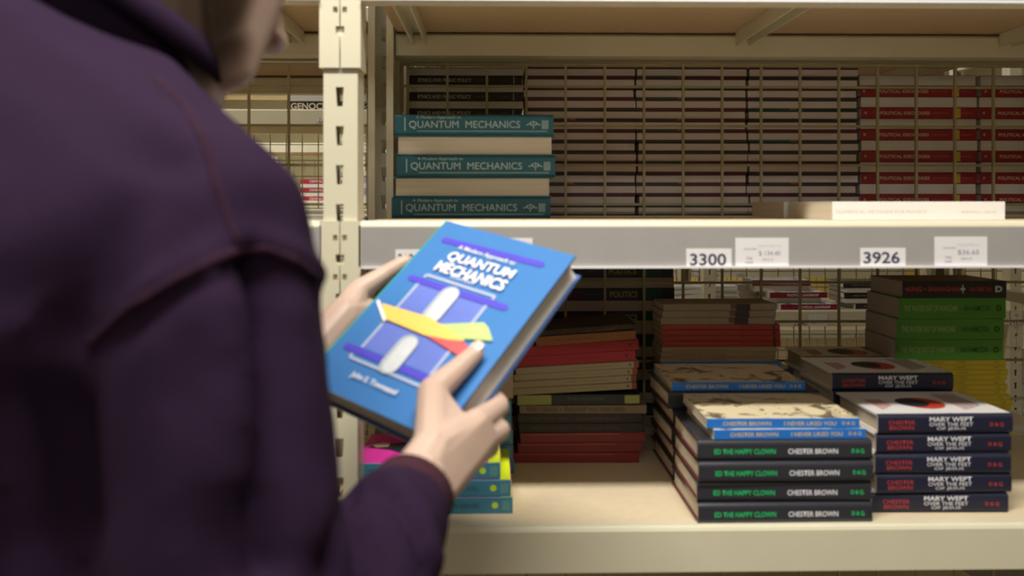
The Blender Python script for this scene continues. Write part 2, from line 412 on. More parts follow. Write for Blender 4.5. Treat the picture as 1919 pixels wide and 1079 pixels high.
kind('pink', W=.196, D=.150, T=.0225, cover=c_pink, spine=mat('blue_teal_spine', (.05, .22, .34), .35, .06), pages=P_neon, t=.0009,
     text=[('title_lettering', 'SISTER N BOOK', -.038, .5, .085, .0062, teal_dark, .01), ('title_lettering', 'H NOVEL', .036, .5, .036, .0058, teal_dark, 0), ('publisher_lettering', 'llll', .089, .5, .009, .013, mat('dull_green_print', (.2, .42, .25), .5), 0)])
def pink_art(bm, K):
    T = K['T']+.0002
    box(bm, .0815, .0975, -.0745, .074, T, T+.0001, 4)
    poly(bm, [(-.092, .0), (-.08, .03), (-.055, .02), (-.04, .03), (-.015, .02), (.002, .035), (.01, .01), (-.01, -.012), (-.022, -.035), (-.04, -.03), (-.06, -.012)], T, T+.0002, 0)
    poly(bm, [(-.088, .012), (-.076, .028), (-.062, .022), (-.064, .004), (-.08, .0)], T+.0003, T+.0004, 1)
    poly(bm, [(-.03, -.034), (-.018, -.034), (-.014, -.044), (-.032, -.045)], T+.0003, T+.0004, 2)
    poly(bm, [(.002, -.02), (.03, -.03), (.04, -.012), (.012, -.002)], T+.0003, T+.0004, 3)
    return [black_ink, mat('pale_pink_print', (.8, .5, .45), .5), mat('grey_print', (.4, .38, .35), .5), MATS['blue_teal_spine'], mat('neon_yellow_print', (.70, .85, .02), .4)]
def dot(o, x, z, r, D, m):
    bm = bmesh.new(); vs = [bm.verts.new((x+r*math.cos(R(a)), -D/2-.0003, z+r*math.sin(R(a)))) for a in range(0, 360, 18)]; bm.faces.new(vs)
    obj('spine_dot', bm, m, o)
c_rat = mat('leaf_green_cover', (.06, .24, .02), .45, .06)
kind('rat', W=.181, D=.122, T=.0345, cover=c_rat, pages=P_grey, t=.0006,
     text=[('title_lettering', 'THE WATER RAT OF WANCHAI', -.037, .5, .090, .0100, mat('pale_green_print', (.36, .46, .26), .5), .0), ('author_lettering', 'IAN HAMILTON', .042, .5, .045, .0095, mat('dark_green_print', (.012, .04, .006), .5), .01),
           ('publisher_lettering', 'D', .079, .5, .009, .010, MATS['dark_green_print'], .05)])
kind('king', W=.176, D=.122, T=.0280, cover=inked('rust_art_cover', (.20, .09, .04), (.05, .03, .02), 12, .45, .6), spine=mat('near_black_spine', (.012, .008, .010), .45), pages=P_grey, t=.0006,
     text=[('title_lettering', '\u2022KING \u2022 SHANGHAI', -.038, .52, .092, .0080, red_ink, .02), ('author_lettering', 'IAN HAMILTON', .044, .52, .036, .0075, red_ink, .01), ('publisher_lettering', 'D', .075, .52, .012, .0105, silver_ink, .05),
           ('spine_crest', '+', .014, .52, .008, .014, silver_ink, .03)])
kind('yellow', W=.178, D=.115, T=.0083, cover=mat('mustard_cover', (.42, .32, .01), .5, .08), pages=P_grey, t=.0004,
     text=[('title_lettering', 'NOTES IN THE SUN', -.045, .5, .052, .0030, mat('olive_print', (.10, .08, .005), .5), 0), ('author_lettering', 'A WRITER', .012, .5, .018, .0032, MATS['olive_print'], 0), ('publisher_lettering', 'AZ', .073, .5, .008, .0034, MATS['olive_print'], 0)])
kind('redthin', W=.203, D=.150, T=.0095, cover=mat('brick_red_cover', (.42, .045, .035), .5, .08), pages=P_cream, t=.0005,
     bands=[('spine_band', .089, .093, .1, .9, mat('dark_red_band', (.08, .01, .01), .5)), ('spine_highlight', -.095, .03, .55, .8, mat('pale_red_rule', (.5, .08, .07), .5))])  # second band is a paler red stripe along the spine
kind('creamthin', W=.198, D=.148, T=.0085, cover=mat('aged_cream_cover', (.46, .38, .26), .6, .15), pages=P_cream, t=.0005,
     text=[('title_lettering', 'collected short stories', -.03, .5, .09, .0028, mat('faded_brown_print', (.2, .14, .08), .6), 0)])
kind('creamdark', W=.196, D=.148, T=.0115, cover=mat('worn_grey_cover', (.40, .35, .29), .6, .15), pages=P_cream, t=.0005,
     bands=[('spine_picture', .028, .052, .03, .97, mat('dark_purple_print', (.05, .035, .06), .5)), ('spine_picture_edge', .018, .028, .2, .97, mat('dull_rust_print', (.2, .10, .08), .5))])
kind('idea', W=.2235, D=.165, T=.0205, cover=mat('crimson_cover', (.30, .012, .022), .45, .05), pages=P_white, t=.0008,
     text=[('title_lettering', 'POLITICAL IDEOLOGIES', -.028, .5, .096, .0060, cream_ink, .012), ('author_lettering', 'ANDREW HEYWOOD', .041, .5, .032, .0028, mat('dull_pink_print', (.5, .2, .15), .5), 0),
           ('publisher_lettering', 'palgrave', .092, .5, .020, .0038, MATS['dull_pink_print'], 0), ('spine_crest', 'W', -.1035, .5, .005, .0055, cream_ink, .02)],
     bands=[('edition_band', .066, .079, .05, .95, mat('yellow_block', (.62, .45, .02), .5))])
kind('edge', W=.2085, D=.160, T=.0200, cover=mat('maroon_cover', (.10, .015, .025), .5), pages=P_greyer, t=.0036, hard=False, r=.003)
kind('edge2', W=.2085, D=.160, T=.0200, cover=mat('dark_green_cover', (.008, .035, .028), .5), pages=P_greyer, t=.0036, r=.003)
kind('ethics', W=.2135, D=.150, T=.0154, cover=mat('black_brown_cover', (.02, .013, .010), .5), pages=P_white, t=.0010, r=.001,
     text=[('title_lettering', 'ETHICS AND PUBLIC POLICY', -.038, .5, .100, .0065, cream_ink, .01), ('author_lettering', 'JONATHAN WOLFF', .035, .5, .03, .003, mat('brown_print', (.25, .14, .08), .5), 0), ('publisher_lettering', 'Routledge', .075, .5, .013, .003, MATS['brown_print'], 0)],
     bands=[('spine_rule', .091, .0925, .05, .95, silver_ink)])
kind('politics', W=.236, D=.170, T=.0215, cover=mat('midnight_cover', (.012, .016, .05), .45), pages=P_grey, t=.0008,
     text=[('title_lettering', 'POLITICS', .022, .5, .052, .0105, mat('olive_yellow_print', (.40, .42, .05), .5), .015), ('author_lettering', 'ANDREW HEYWOOD', -.032, .5, .034, .003, mat('mauve_print', (.16, .10, .16), .5), 0)],
     bands=[('spine_purple', -.095, -.055, .03, .97, mat('plum_print', (.07, .012, .05), .5)), ('spine_teal', .058, .095, .03, .97, mat('deep_teal_print', (.006, .07, .08), .5))])
kind('numeric', W=.245, D=.178, T=.0262, cover=mat('white_cover', (.82, .80, .79), .4, .02), pages=P_cream, t=.0009,
     text=[('title_lettering', 'NUMERICAL METHODS FOR PHYSICS', -.053, .46, .128, .0045, mat('faint_rose_print', (.62, .52, .52), .5), 0), ('author_lettering', 'Alejandro L. Garcia', .085, .44, .050, .0048, MATS['faint_rose_print'], 0)])
kind('lead', W=.234, D=.160, T=.0225, cover=inked('white_photo_cover', (.78, .76, .76), (.05, .05, .08), 22, .56, .60), spine=mat('wine_spine', (.24, .012, .035), .4), pages=P_white, t=.0010,
     text=[('title_lettering', 'POLITICAL LEADERSHIP', .018, .5, .128, .0100, white_ink, .02), ('author_lettering', 'A. READER', -.085, .5, .022, .004, mat('wine_print', (.10, .01, .02), .5), 0)])
kind('mag', W=.30, D=.22, T=.010, cover=mat('magazine_cover', (.75, .75, .74), .35, .04), pages=P_white, t=.0010)
kind('dark3', W=.25, D=.17, T=.021, cover=mat('charcoal_print_cover', (.02, .02, .022), .5), pages=P_white, t=.0012,
     text=[('title_lettering', 'AND THE CULTURE OF POLITICS', .0, .5, .18, .007, mat('tan_print', (.35, .24, .14), .5), 0)])
kind('genocide', W=.30, D=.2, T=.032, cover=mat('blue_black_cover', (.015, .015, .03), .5), pages=P_white, t=.002,
     text=[('title_lettering', 'GENOCIDE', -.048, .45, .176, .026, cream_ink, .03)])
kind('holo', W=.25, D=.17, T=.026, cover=mat('grey_black_cover', (.03, .03, .03), .5), pages=P_white, t=.002,
     text=[('title_lettering', 'HOLOCAUST', -.03, .5, .17, .014, cream_ink, .02)])
kind('red4', W=.25, D=.18, T=.028, cover=mat('deep_red_box', (.38, .02, .03), .5), pages=P_white, t=.002, text=[('title_lettering', 'CRIMINAL LAW', 0, .5, .13, .015, white_ink, 0)])
kind('lilac4', W=.24, D=.18, T=.040, cover=mat('lilac_box', (.35, .3, .5), .5), pages=P_white, t=.004)
kind('green4', W=.2, D=.15, T=.05, cover=mat('green_box', (.02, .14, .09), .5), pages=P_white, t=.002)

def zt(lv): return lv+.0002
L_MID, L_LOW, L_UP = LV[1]+0, LV[2]+0, LV[0]+0
BT = -.001   # board top below beam top

# ---- quantum mechanics stack
z = L_MID+BT
y0 = 1.403
for i, (xl, xr, fl) in enumerate([(734, 1029, 0), (740, 1032, 1), (743, 1039, 0), (745, 1034, 1), (743, 1035, 0)]):
    yy = y0+[.0, .004, -.003, .004, .0][i]
    x = (WX(xl, yy)+WX(xr, yy))/2
    what = 'page edges facing out' if fl else 'silver title facing out'
    book('qm', 'teal quantum mechanics hardcover, %s, %s of five' % (what, order(i, 5)), (x, yy+.0935, z), R([.6, -.4, .5, .2, -.3][i]), bool(fl), group='quantum mechanics textbooks in the upper stack')
    z += .0337
# ---- white physics book and the one behind it
x = (WX(1554, 1.2)+WX(1888, 1.2))/2
book('numeric', 'white paperback with faint rose title lying at the front edge of the middle shelf', (x, 1.2+.089, L_MID+BT), R(.3))
book('numeric', 'second white paperback directly behind the white one on the middle shelf, mostly hidden', (x-.004, 1.385+.090, L_MID+BT), R(-.4), False)

# ---- lower shelf: clown, liked, mary
LZ = L_LOW+BT
# row 1
z = LZ; Y1 = 1.128
for i, (a, b) in enumerate([(1306, 1636), (1302, 1639), (1306, 1640), (1306, 1637)]):
    yy = Y1+[0, .003, -.002, .002][i]
    o = book('clown', 'charcoal hardcover with green title, %s of four in the front stack' % order(i, 4), ((WX(a, yy)+WX(b, yy))/2, yy+.083, z), R([.3, -.5, .2, -.3][i]), group='charcoal hardcovers with green titles'); z += .0273
for i, (a, b) in enumerate([(1332, 1626), (1324, 1613)]):
    yy = Y1+.006+.004*i
    o = book('liked', 'cream paperback with bright blue spine, %s of the front pair' % ['lower', 'upper'][i],
             ((WX(a, yy)+WX(b, yy))/2, yy+.076, z), R([.8, -.6][i]), group='cream paperbacks with blue spines'); z += .0133
# row 2
z = LZ; Y2 = 1.302
for i in range(5):
    yy = Y2+[0, .003, -.001, .002, .0][i]
    book('clown', 'charcoal hardcover with green title, %s of five in the second row' % order(i, 5), (WX(1258, yy)+.118+[0, .002, -.003, .001, -.008][i], yy+.083, z), R([.3, -.6, .6, -.2, .5][i]), group='charcoal hardcovers with green titles'); z += .0273
book('liked', 'cream paperback with blue spine, alone in the second row behind the front pair', ((WX(1258, Y2)+WX(1512, Y2))/2, Y2+.002+.076, z), R(-.3), group='cream paperbacks with blue spines')
# row 3 (spine at 1.465) with mixed paperbacks on top
z = LZ; Y3 = 1.472-.074
Y3 = 1.470
D3 = .080
KINDS['clown3'] = dict(KINDS['clown']); KINDS['clown3']['D'] = .083
for i in range(5):
    book('clown3', 'dark hardcover hidden at the back, %s of the rear left stack' % order(i, 5), (WX(1240, Y3)+.112, Y3+.0425, z), 0, group='dark hardcovers under the red paperbacks'); z += .0273
for nm in ('liked', 'creamthin', 'redthin', 'creamdark'):
    KINDS[nm+'3'] = dict(KINDS[nm]); KINDS[nm+'3']['D'] = .083
book('liked3', 'shaded cream paperback with blue spine under the cream and red pile at the back', ((WX(1240, Y3)+WX(1466, Y3))/2, Y3+.0425, z), 0, group='cream paperbacks with blue spines'); z += .0133
for i in range(3):
    book('creamthin3', 'thin aged cream paperback below the red ones, %s of three' % order(i, 3), (WX(1236, Y3)+.1005+.001*i, Y3+.0425, z), R(.3*i), group='thin cream paperbacks'); z += .0086
for i in range(4):
    book('redthin3', 'thin brick red paperback in the rear pile, %s of four' % order(i, 4), (WX(1240, Y3)+.1035-.0005*i, Y3+.0425, z), R(.2*(i % 2)), group='thin brick red paperbacks'); z += .0096
for i in range(3):
    book('creamdark3', 'worn grey paperback above the red ones, %s of three' % order(i, 3), (WX(1238, Y3)+.099+.002*i, Y3+.0425+.002*i, z), R(.5*i), group='worn grey paperbacks'); z += .0116
# mary stacks
z = LZ; YM = 1.160
for i in range(5):
    yy = YM+[.002, 0, -.001, .001, 0][i]
    o = book('mary', 'navy-spined white hardcover, %s of five in the front right stack' % order(i, 5), (WX([1890, 1896, 1895, 1895, 1898][i], yy)-.093, yy+.070, z), R([-.8, .3, -.2, .2, .5][i]), group='navy-spined hardcovers'); z += .0270
    if i == 4: art('mary', o, mary_art)
for row, (yy, xr, n) in enumerate([(1.305, 1787, 6), (1.448, 1714, 6)]):
    z = LZ
    kk = 'mary'
    if row == 1:
        KINDS['mary3'] = dict(KINDS['mary']); KINDS['mary3']['D'] = .105; kk = 'mary3'
    for i in range(n):
        o = book(kk, 'navy-spined white hardcover, %s in the %s row stack' % (order(i, n), ['second', 'rearmost'][row]), (WX(xr, yy)-.093, yy+KINDS[kk]['D']/2, z), R(.3*(-1)**i), group='navy-spined hardcovers'); z += .0270
        if i == n-1: art(kk, o, mary_art)
# yellow, green, king (right, behind mary)
z = LZ; YG = 1.424
# set right of the rear mary stacks
for i in range(19):
    dx = [0, .004, -.003, .002, .005, -.002][i % 6]*.6
    book('yellow', 'thin mustard yellow paperback, %s of nineteen under the green books' % order(i, 19), (WX(1893, YG)-.089+(.004 if i < 12 else -.004)+dx, YG+.062, z), 0, group='mustard yellow paperbacks'); z += .0084
for i, (a, b) in enumerate([(1677, 1884), (1678, 1886), (1681, 1890)]):
    book('rat', 'thick green paperback, %s of three on the yellow ones' % order(i, 3), ((WX(a, YG)+WX(b, YG))/2, YG+.063, z), R(.4*(i-1)), group='thick green paperbacks'); z += .0346
book('king', 'black-spined paperback with red title on top of the green ones', ((WX(1689, YG)+WX(1890, YG))/2, YG+.063, z), R(.3))

# ---- back-left mixed stack
z = LZ; YB = 1.400; xr0 = WX(1203, YB)
kind('bred', W=.202, D=.14, T=.0160, cover=mat('dark_red_cover', (.22, .018, .02), .5, .08), pages=P_cream, t=.0005, bands=[('spine_rule', -.1, .06, .82, .9, mat('pink_rule', (.4, .1, .08), .5))])
kind('bblack', W=.200, D=.14, T=.0150, cover=mat('dark_umber_cover', (.020, .012, .010), .5, .2), pages=P_cream, t=.0005,
     text=[('title_lettering', 'Night Flower Glass', -.05, .5, .06, .005, mat('umber_print', (.10, .06, .045), .5), 0), ('author_lettering', 'Downhill Moon', .03, .5, .07, .005, MATS['umber_print'], 0)])
kind('griggs', W=.206, D=.14, T=.0135, cover=mat('dun_cover', (.22, .16, .10), .6, .1), pages=P_cream, t=.0005,
     text=[('title_lettering', 'TERRY GRIGGS  \u2022  THOUGHT YOU WERE DEAD', -.012, .5, .160, .0072, mat('dark_brown_print', (.05, .035, .025), .5), .01)])
kind('bmix', W=.200, D=.14, T=.0165, cover=mat('green_black_cover', (.012, .02, .018), .5), pages=P_cream, t=.0005,
     text=[('title_lettering', 'THE HUNGER', .01, .6, .06, .005, mat('grey_green_print', (.1, .1, .08), .5), 0)],
     bands=[('spine_lime_end', -.1, -.045, .02, .98, mat('pale_lime_print', (.30, .32, .10), .5)), ('spine_lime_box', .074, .098, .1, .9, MATS['pale_lime_print'])])
kind('bcream', W=.200, D=.14, T=.0108, cover=mat('sand_cover', (.34, .28, .17), .6, .12), pages=P_cream, t=.0005,
     text=[('title_lettering', 'a long quiet road home', .02, .5, .07, .003, mat('sand_print', (.12, .09, .05), .5), 0), ('publisher_lettering', '\u2022', .086, .5, .003, .004, black_ink, .02)],
     bands=[('spine_red_end', .092, .0998, .02, .98, mat('rust_end', (.25, .05, .02), .5))])
kind('bred2', W=.203, D=.14, T=.0165, cover=mat('scarlet_cover', (.34, .012, .022), .5, .06), pages=P_cream, t=.0005, bands=[('spine_mark', .085, .089, .4, .7, black_ink)],
     text=[('title_lettering', 'a winter crossing', .02, .5, .05, .004, mat('wine_print2', (.15, .01, .015), .5), 0)])
kind('borange', W=.162, D=.125, T=.0150, cover=mat('tan_orange_cover', (.30, .13, .04), .5, .08), pages=P_cream, t=.0005, text=[('title_lettering', 'THE HERON TIMES', -.02, .5, .065, .004, mat('orange_print', (.16, .06, .02), .5), 0)])
kind('bdark', W=.190, D=.13, T=.0090, cover=inked('dark_photo_cover', (.035, .022, .015), (.14, .10, .05), 9, .5, .62), pages=P_cream, t=.0004)
seq = [('bred', -.004, 0), ('bred', .0, 0), ('bred', .004, 0), ('bblack', .002, 0), ('bblack', .0, 0), ('griggs', .006, 0), ('bmix', .0, .4), ('bcream', -.008, 2.6), ('bcream', -.009, 2.8), ('bcream', -.006, 3.0), ('bcream', -.004, 3.0), ('bred2', -.010, 3.2), ('bred2', -.004, 3.4), ('borange', -.004, 3.6), ('bdark', -.004, 3.9)]
LB = {'bred': 'dark red paperback', 'bblack': 'dark umber paperback', 'griggs': 'dun paperback with brown capitals', 'bmix': 'green-black paperback with lime blocks on its spine', 'bcream': 'sand-coloured slanting paperback', 'bred2': 'scarlet slanting paperback',
      'borange': 'tan orange slanting paperback', 'bdark': 'dark photo-covered paperback'}
from collections import Counter
cnt = Counter(k for k, _, _ in seq); seen = Counter()
pt = 0.; nb = 0
for k, dxx, tl in seq:
    K = KINDS[k]; n = cnt[k]; i = seen[k]; seen[k] += 1
    pos = '' if n == 1 else ', %s of its %s' % ({2: ['lower', 'upper'], 3: ['lowest', 'middle one', 'highest'], 4: ['lowest', 'second lowest', 'second highest', 'highest']}[n][i], {2: 'two', 3: 'three', 4: 'four'}[n])
    lab = '%s in the shaded pile behind the held book%s' % (LB[k], pos)
    tr = R(tl)
    # rotate about the left bottom edge, which rests on the pile
    xc = xr0-.101+dxx
    z += (K['W']/2)*(math.sin(tr)-math.sin(pt)) if tr > pt else 0
    pt = max(pt, tr)
    book(k, lab, (xc+(0.014 if k == 'borange' else 0), YB+K['D']/2, z+.0002), R([-1, .5, .8, -.4, .2, -.6][nb % 6]), False, tr, group='mixed paperbacks in the shaded pile'); z += K['T']/math.cos(tr)+.0003; nb += 1

# ---- pink / teal stack at the post
z = LZ; YP = 1.172
for i, (a, b) in enumerate([(650, 960), (648, 957), (636, 938)]):
    yy = YP+[0, .001, .003][i]
    o = book('pink', 'pink paperback with blue-teal spine, %s of three beside the post' % order(i, 3), (WX(b, yy)-.098, yy+.075, z), R([.4, .3, -.2][i]), group='pink and teal paperbacks'); z += .0230
    dot(o, .074, .0115, .0044, .150, mat('lime_dot', (.55, .75, .03), .5))
    art('pink', o, pink_art)
z = LZ; yy = 1.345
for i in range(5):
    o = book('pink', 'pink and teal paperback lying behind the front three, %s of five' % order(i, 5), (WX(963, yy)-.098-.001*i, yy+.075, z), R(.4*(-1)**i), group='pink and teal paperbacks'); z += .0230
    if i == 4: art('pink', o, pink_art)
kind('beige', W=.20, D=.14, T=.045, cover=mat('beige_cover', (.42, .36, .26), .6), pages=P_cream, t=.002)
book('beige', 'thick beige paperback lying on the rear pink and teal pile', (WX(962, yy)-.10, yy+.075, z+.001), 0)

# ---- columns behind the mesh, on the backing rack's middle shelf
YC = 1.626; zb = L_MID+BT
n = 18; z = zb
for i in range(n):
    fl = i % 2 == 1
    book('ethics', 'black ethics paperback, %s, %s, leftmost column behind mesh' % ('pages out' if fl else 'spine out', order(i, n)), (WX(765, YC)+.1068+random.uniform(-.0015, .0015)+(.003 if fl else 0), YC+.077, z), R(random.uniform(-.3, .3)), fl, group='ethics paperbacks behind the mesh'); z += .0155
colname = ['second', 'third', 'fourth']
for c, (xl, xr) in enumerate([(985, 1191), (1195, 1401), (1404, 1608)]):
    z = zb; n = 14
    for i in range(n):
        fl = True; kk = 'edge' if random.random() < .6 else 'edge2'
        x = (WX(xl, YC)+WX(xr, YC))/2+random.uniform(-.0035, .0035)
        o = book(kk, '%s paperback, page edges out, %s, %s column behind mesh' % ('maroon' if kk == 'edge' else 'dark green', order(i, n), colname[c]), (x, YC+.083, z), R(random.uniform(-.5, .5)), True, tilt=R(0), group='page-edge-out paperbacks behind the mesh')
        if random.random() < .45:
            kb = ('eb', 1)
            if kb not in ME:
                bm = bmesh.new(); box(bm, .025, .1025, .0801, .0804, .0001, .0035, 0); box(bm, .012, .025, .0801, .0804, .0001, .0035, 1); ME[kb] = bm_mesh(bm)
            link('cover_edge_print', ME[kb], [mat('forest_edge', (.01, .08, .05), .5), mat('ochre_edge', (.30, .15, .02), .5)], o)
        z += .0201
for c, xl in enumerate([1613, 1838]):
    z = zb; n = 13
    for i in range(n):
        fl = i % 2 == 0
        x = WX(xl, YC)+.1118+random.uniform(-.002, .002)
        book('idea', 'crimson ideologies paperback, %s, %s, %s red column' % ('white pages out' if fl else 'spine out', order(i, n), ['left', 'right'][c]), (x, YC+.084, z), 0, fl, group='crimson paperbacks behind the mesh'); z += .0206
# ---- politics column on the backing rack's lower shelf
z = L_LOW+BT; n = 15
for i in range(n):
    fl = i % 2 == 0
    for c, xr in enumerate([1265, 1030]):
        if c == 1 and i > 13: continue
        book('politics', 'midnight blue politics paperback, %s, %s, %s column behind lower mesh' % ('pages out' if fl else 'spine out', order(i, n if c == 0 else 14), ['right', 'left'][c]), (WX(xr, YC)-.119+random.uniform(-.002, .002), YC+.086, z), 0, fl, group='politics paperbacks behind the lower mesh')
    z += .0217
# ---- across the aisle
Z3 = EYE-.419+BT; Y = 3.40
z = Z3
spec = [(1573, 0), (1540, 1), (1550, 0), (1518, 1), (1520, 0)]
for i, (xr, fl) in enumerate(spec):
    yy = Y+.0+[0, .05, .02, .06, .05][i]
    book('lead', 'wine-spined leadership paperback, %s, %s of stack across the aisle' % ('pages out' if fl else 'spine out', order(i, 5)), (WX(xr, yy)-.117, yy+.08, z), R([0, -3, 2, 4, -2][i]), bool(fl), group='wine-spined paperbacks across the aisle'); z += .0227
for i in range(4):
    book('lead', 'wine-spined paperback, %s of the shorter pile left of the leadership stack' % order(i, 4), (WX(1470, Y)-.117-.02, Y+.12+.08, Z3+i*.0227), R(20), True, group='wine-spined paperbacks across the aisle')
z = Z3
for i in range(9):
    book('mag', 'white magazine in the ring-bound pile across the aisle, %s of nine' % order(i, 9), (WX(1365, Y)-.09-.002*i, Y+.14, z), R(1.5*(-1)**i), False, group='white magazines across the aisle'); z += .0102
z = Z3
for i in range(5):
    fl = i in (1, 3)
    book('dark3', 'charcoal paperback with tan title, %s of the right pile across the aisle' % order(i, 5), (WX(1600, Y)+.105+[.03, 0, -.004, .0, -.01][i], Y+.03+.085, z), R([4, 0, -1, 1, 0][i]), bool(fl), group='charcoal paperbacks across the aisle'); z += .0213
Z3u = EYE+.369+BT
book('genocide', 'dark book with large cream capitals on the high shelf left of the post', (WX(538, Y)+.150, Y+.1, Z3u), 0)
book('genocide', 'white-paged book lying pages out on the dark capitals book', (WX(538, Y)+.152, Y+.1, Z3u+.0321), 0, True)
book('holo', 'grey-black book with cream capitals right of the slotted post on the high shelf', (WX(668, Y)+.125, Y+.1, Z3u), 0)
# boxes / books in the far rack
Z4 = EYE+.02+BT; Y = 5.62
z = Z4
for i in range(5): book('red4', 'deep red book in the far rack, %s of five' % order(i, 5), (WX(598, Y), Y+.1, z), 0, i % 2 == 1, group='deep red books in the far rack'); z += .0282
z = Z4
for i in range(3): book('green4', 'dark green book in the far rack right of the post, %s of three' % order(i, 3), (WX(672, Y), Y+.1, z), 0, False, group='green books in the far rack'); z += .0502
z = Z4
for i in range(5): book('lilac4', 'lilac-covered book in the far rack, %s of five' % order(i, 5), (WX(712, Y)-.01, Y+.1, z), 0, i % 2 == 0, group='lilac books in the far rack'); z += .0402
Y = 3.40
z = EYE-.816+BT
for i in range(4): book('lead', 'wine-spined paperback low across the aisle at the far right, %s of four' % order(i, 4), (WX(1925, Y)+.05, Y+.1, z), R(4), True, group='wine-spined paperbacks across the aisle'); z += .0227
z = EYE-.816+BT
for i in range(7): book('mag', 'white magazine low across the aisle under the 2290 label, %s of seven' % order(i, 7), (WX(1540, Y)+.0, Y+.16, z), R(3*(-1)**i), False, group='white magazines on the low shelf'); z += .0102

# ------------------------------------------------------------------ shelf labels
def price(label, x0, x1, y0, y1, yface, lines, num=False):
    xa, xb = WX(x0, yface), WX(x1, yface); s = yface/F; za, zb_ = EYE-(y1-382)*s, EYE-(y0-382)*s
    bm = bmesh.new(); w_, h_ = xb-xa, zb_-za; box(bm, -w_/2, w_/2, -.0003, 0, 0, h_)
    o = thing('price_label', label, 'label', ((xa+xb)/2, yface, za))
    obj('label_card', bm, labelm, o)
    for s_, cx, cz, tw, th, m, bd in lines:
        lettering('printed_text', s_, (w_*cx, -.0005, h_*cz), w_*tw, h_*th, m, o, bd)
    return o
yf = 1.118-.0028
price('white number label reading 3300, above the charcoal books with green titles', 1286, 1371, 466, 500.5, yf, [('3300', -.02, .40, .80, .66, inkm, .02)])
price('white number label reading 3926, above the navy-spined hardcovers', 1612, 1697, 465, 499.5, yf, [('3926', -.03, .46, .80, .66, inkm, .02)])
pl = [('Physics Dept 101', .14, .72, .40, .045, inkg, 0), ('$ 134.40', .14, .46, .40, .18, inkg, .0), ('course text', -.22, .62, .24, .06, inkg, 0), ('req\nnew', -.24, .22, .14, .22, inkg, 0), ('2013', .1, .25, .2, .07, inkg, 0)]
price('taller white price ticket above the cream blue-spined paperbacks', 1378, 1478, 446, 500.5, yf, pl)
price('rightmost taller white price ticket, above the green books', 1751, 1850, 444, 499.5, yf, [(a.replace('$ 134.40', '$36.65'), *r_) for a, *r_ in pl])
price('small white label half hidden by the left thumb on the middle shelf edge', 741, 790, 467, 500, yf, [('3198', 0, .45, .8, .6, inkm, .02)])
price('white ticket peeking above the held book on the middle shelf edge', 905, 998, 446, 500, yf, pl)
y3 = 3.38-.0028
price('number label reading 2290 across the aisle', 1486, 1512, 602, 613, y3, [('2290', -.0, .5, .9, .8, inkm, .01)])
price('white ticket right of the 2290 label across the aisle', 1515, 1550, 590, 613, y3, [('2C  ---', 0, .3, .7, .2, inkg, 0)])
price('number label starting 22 high across the aisle, left of the post', 594, 622, 221, 229, y3, [('2277', 0, .5, .8, .8, inkm, 0)])
price('number label reading 2423 at the right edge across the aisle', 1889, 1916, 601, 611, y3, [('2423', 0, .5, .86, .8, inkm, 0)])
y4 = 5.6-.0028
price('tiny label reading K00576 on the far rack', 1274, 1297, 511, 518, y4, [('K00576', 0, .5, .9, .8, inkm, 0)])
price('tiny tilted pink ticket between the far rack number labels', 1301, 1322, 505, 517, y4, [('=-=-', 0, .4, .5, .2, inkg, 0)])
price('tiny label reading 1600 on the far rack, left one', 1327, 1344, 511, 517, y4, [('1600', 0, .5, .9, .8, inkm, 0)])
price('tiny label reading 1600 on the far rack, right one', 1379, 1396, 511, 517, y4, [('1600', 0, .5, .9, .8, inkm, 0)])
price('tiny label reading 3126 low on the far rack', 1598, 1618, 627, 634, y4, [('3126', 0, .5, .8, .8, inkm, 0)])
price('tiny white ticket on the far rack right of the slotted post', 677, 695, 276, 286, y4, [('-- --', 0, .5, .7, .3, inkg, 0)])
#BOOK_HELD
# ------------------------------------------------------------------ the held book
HC = Vector((-.0565, .9217, EYE-.1185)); HX = Vector((.7989, -.5678, -.1985)).normalized(); HY = Vector((.5490, .5534, .6264)); HY = (HY-HX*HY.dot(HX)).normalized(); HN = HX.cross(HY)
def BP(u, v, h=0): return HC+HX*u+HY*v+HN*h
held = thing('held_book', 'blue quantum mechanics hardcover held in both hands, cover up', 'book')

HM = Matrix((( HX.x, HY.x, HN.x, HC.x), (HX.y, HY.y, HN.y, HC.y), (HX.z, HY.z, HN.z, HC.z), (0, 0, 0, 1)))
held.matrix_world = HM
HW, HH, HT = .187, .257, .0335
def yz_cover():
    # profile in (x,z) extruded along y : spine at -x
    t = .0026; r = .006; n = 6; D = HW; T = HT
    out = [(D/2, 0)]+[(-D/2+r+r*math.cos(R(-90-90*i/n)), r+r*math.sin(R(-90-90*i/n))) for i in range(n+1)]+[(-D/2+r+r*math.cos(R(180-90*i/n)), T-r+r*math.sin(R(180-90*i/n))) for i in range(n+1)]+[(D/2, T)]
    ri = r-t
    inn = [(D/2, t)]+[(-D/2+t+ri+ri*math.cos(R(-90-90*i/n)), t+ri+ri*math.sin(R(-90-90*i/n))) for i in range(n+1)]+[(-D/2+t+ri+ri*math.cos(R(180-90*i/n)), T-t-ri+ri*math.sin(R(180-90*i/n))) for i in range(n+1)]+[(D/2, T-t)]
    bm = bmesh.new(); N = len(out); S = HH/2
    A = [[bm.verts.new((x, s*S, z-T)) for x, z in q] for q in (out, inn) for s in (-1, 1)]
    ao, bo, ai, bi = A
    for i in range(N-1):
        sp = 1 if 1 <= i < N-2 else 0
        bm.faces.new((ao[i], ao[i+1], bo[i+1], bo[i])).material_index = sp
        bm.faces.new((ai[i+1], ai[i], bi[i], bi[i+1])).material_index = 2
        bm.faces.new((ao[i+1], ao[i], ai[i], ai[i+1])); bm.faces.new((bo[i], bo[i+1], bi[i+1], bi[i]))
    for q in (0, N-1): bm.faces.new((ao[q], bo[q], bi[q], ai[q]))
    return bm
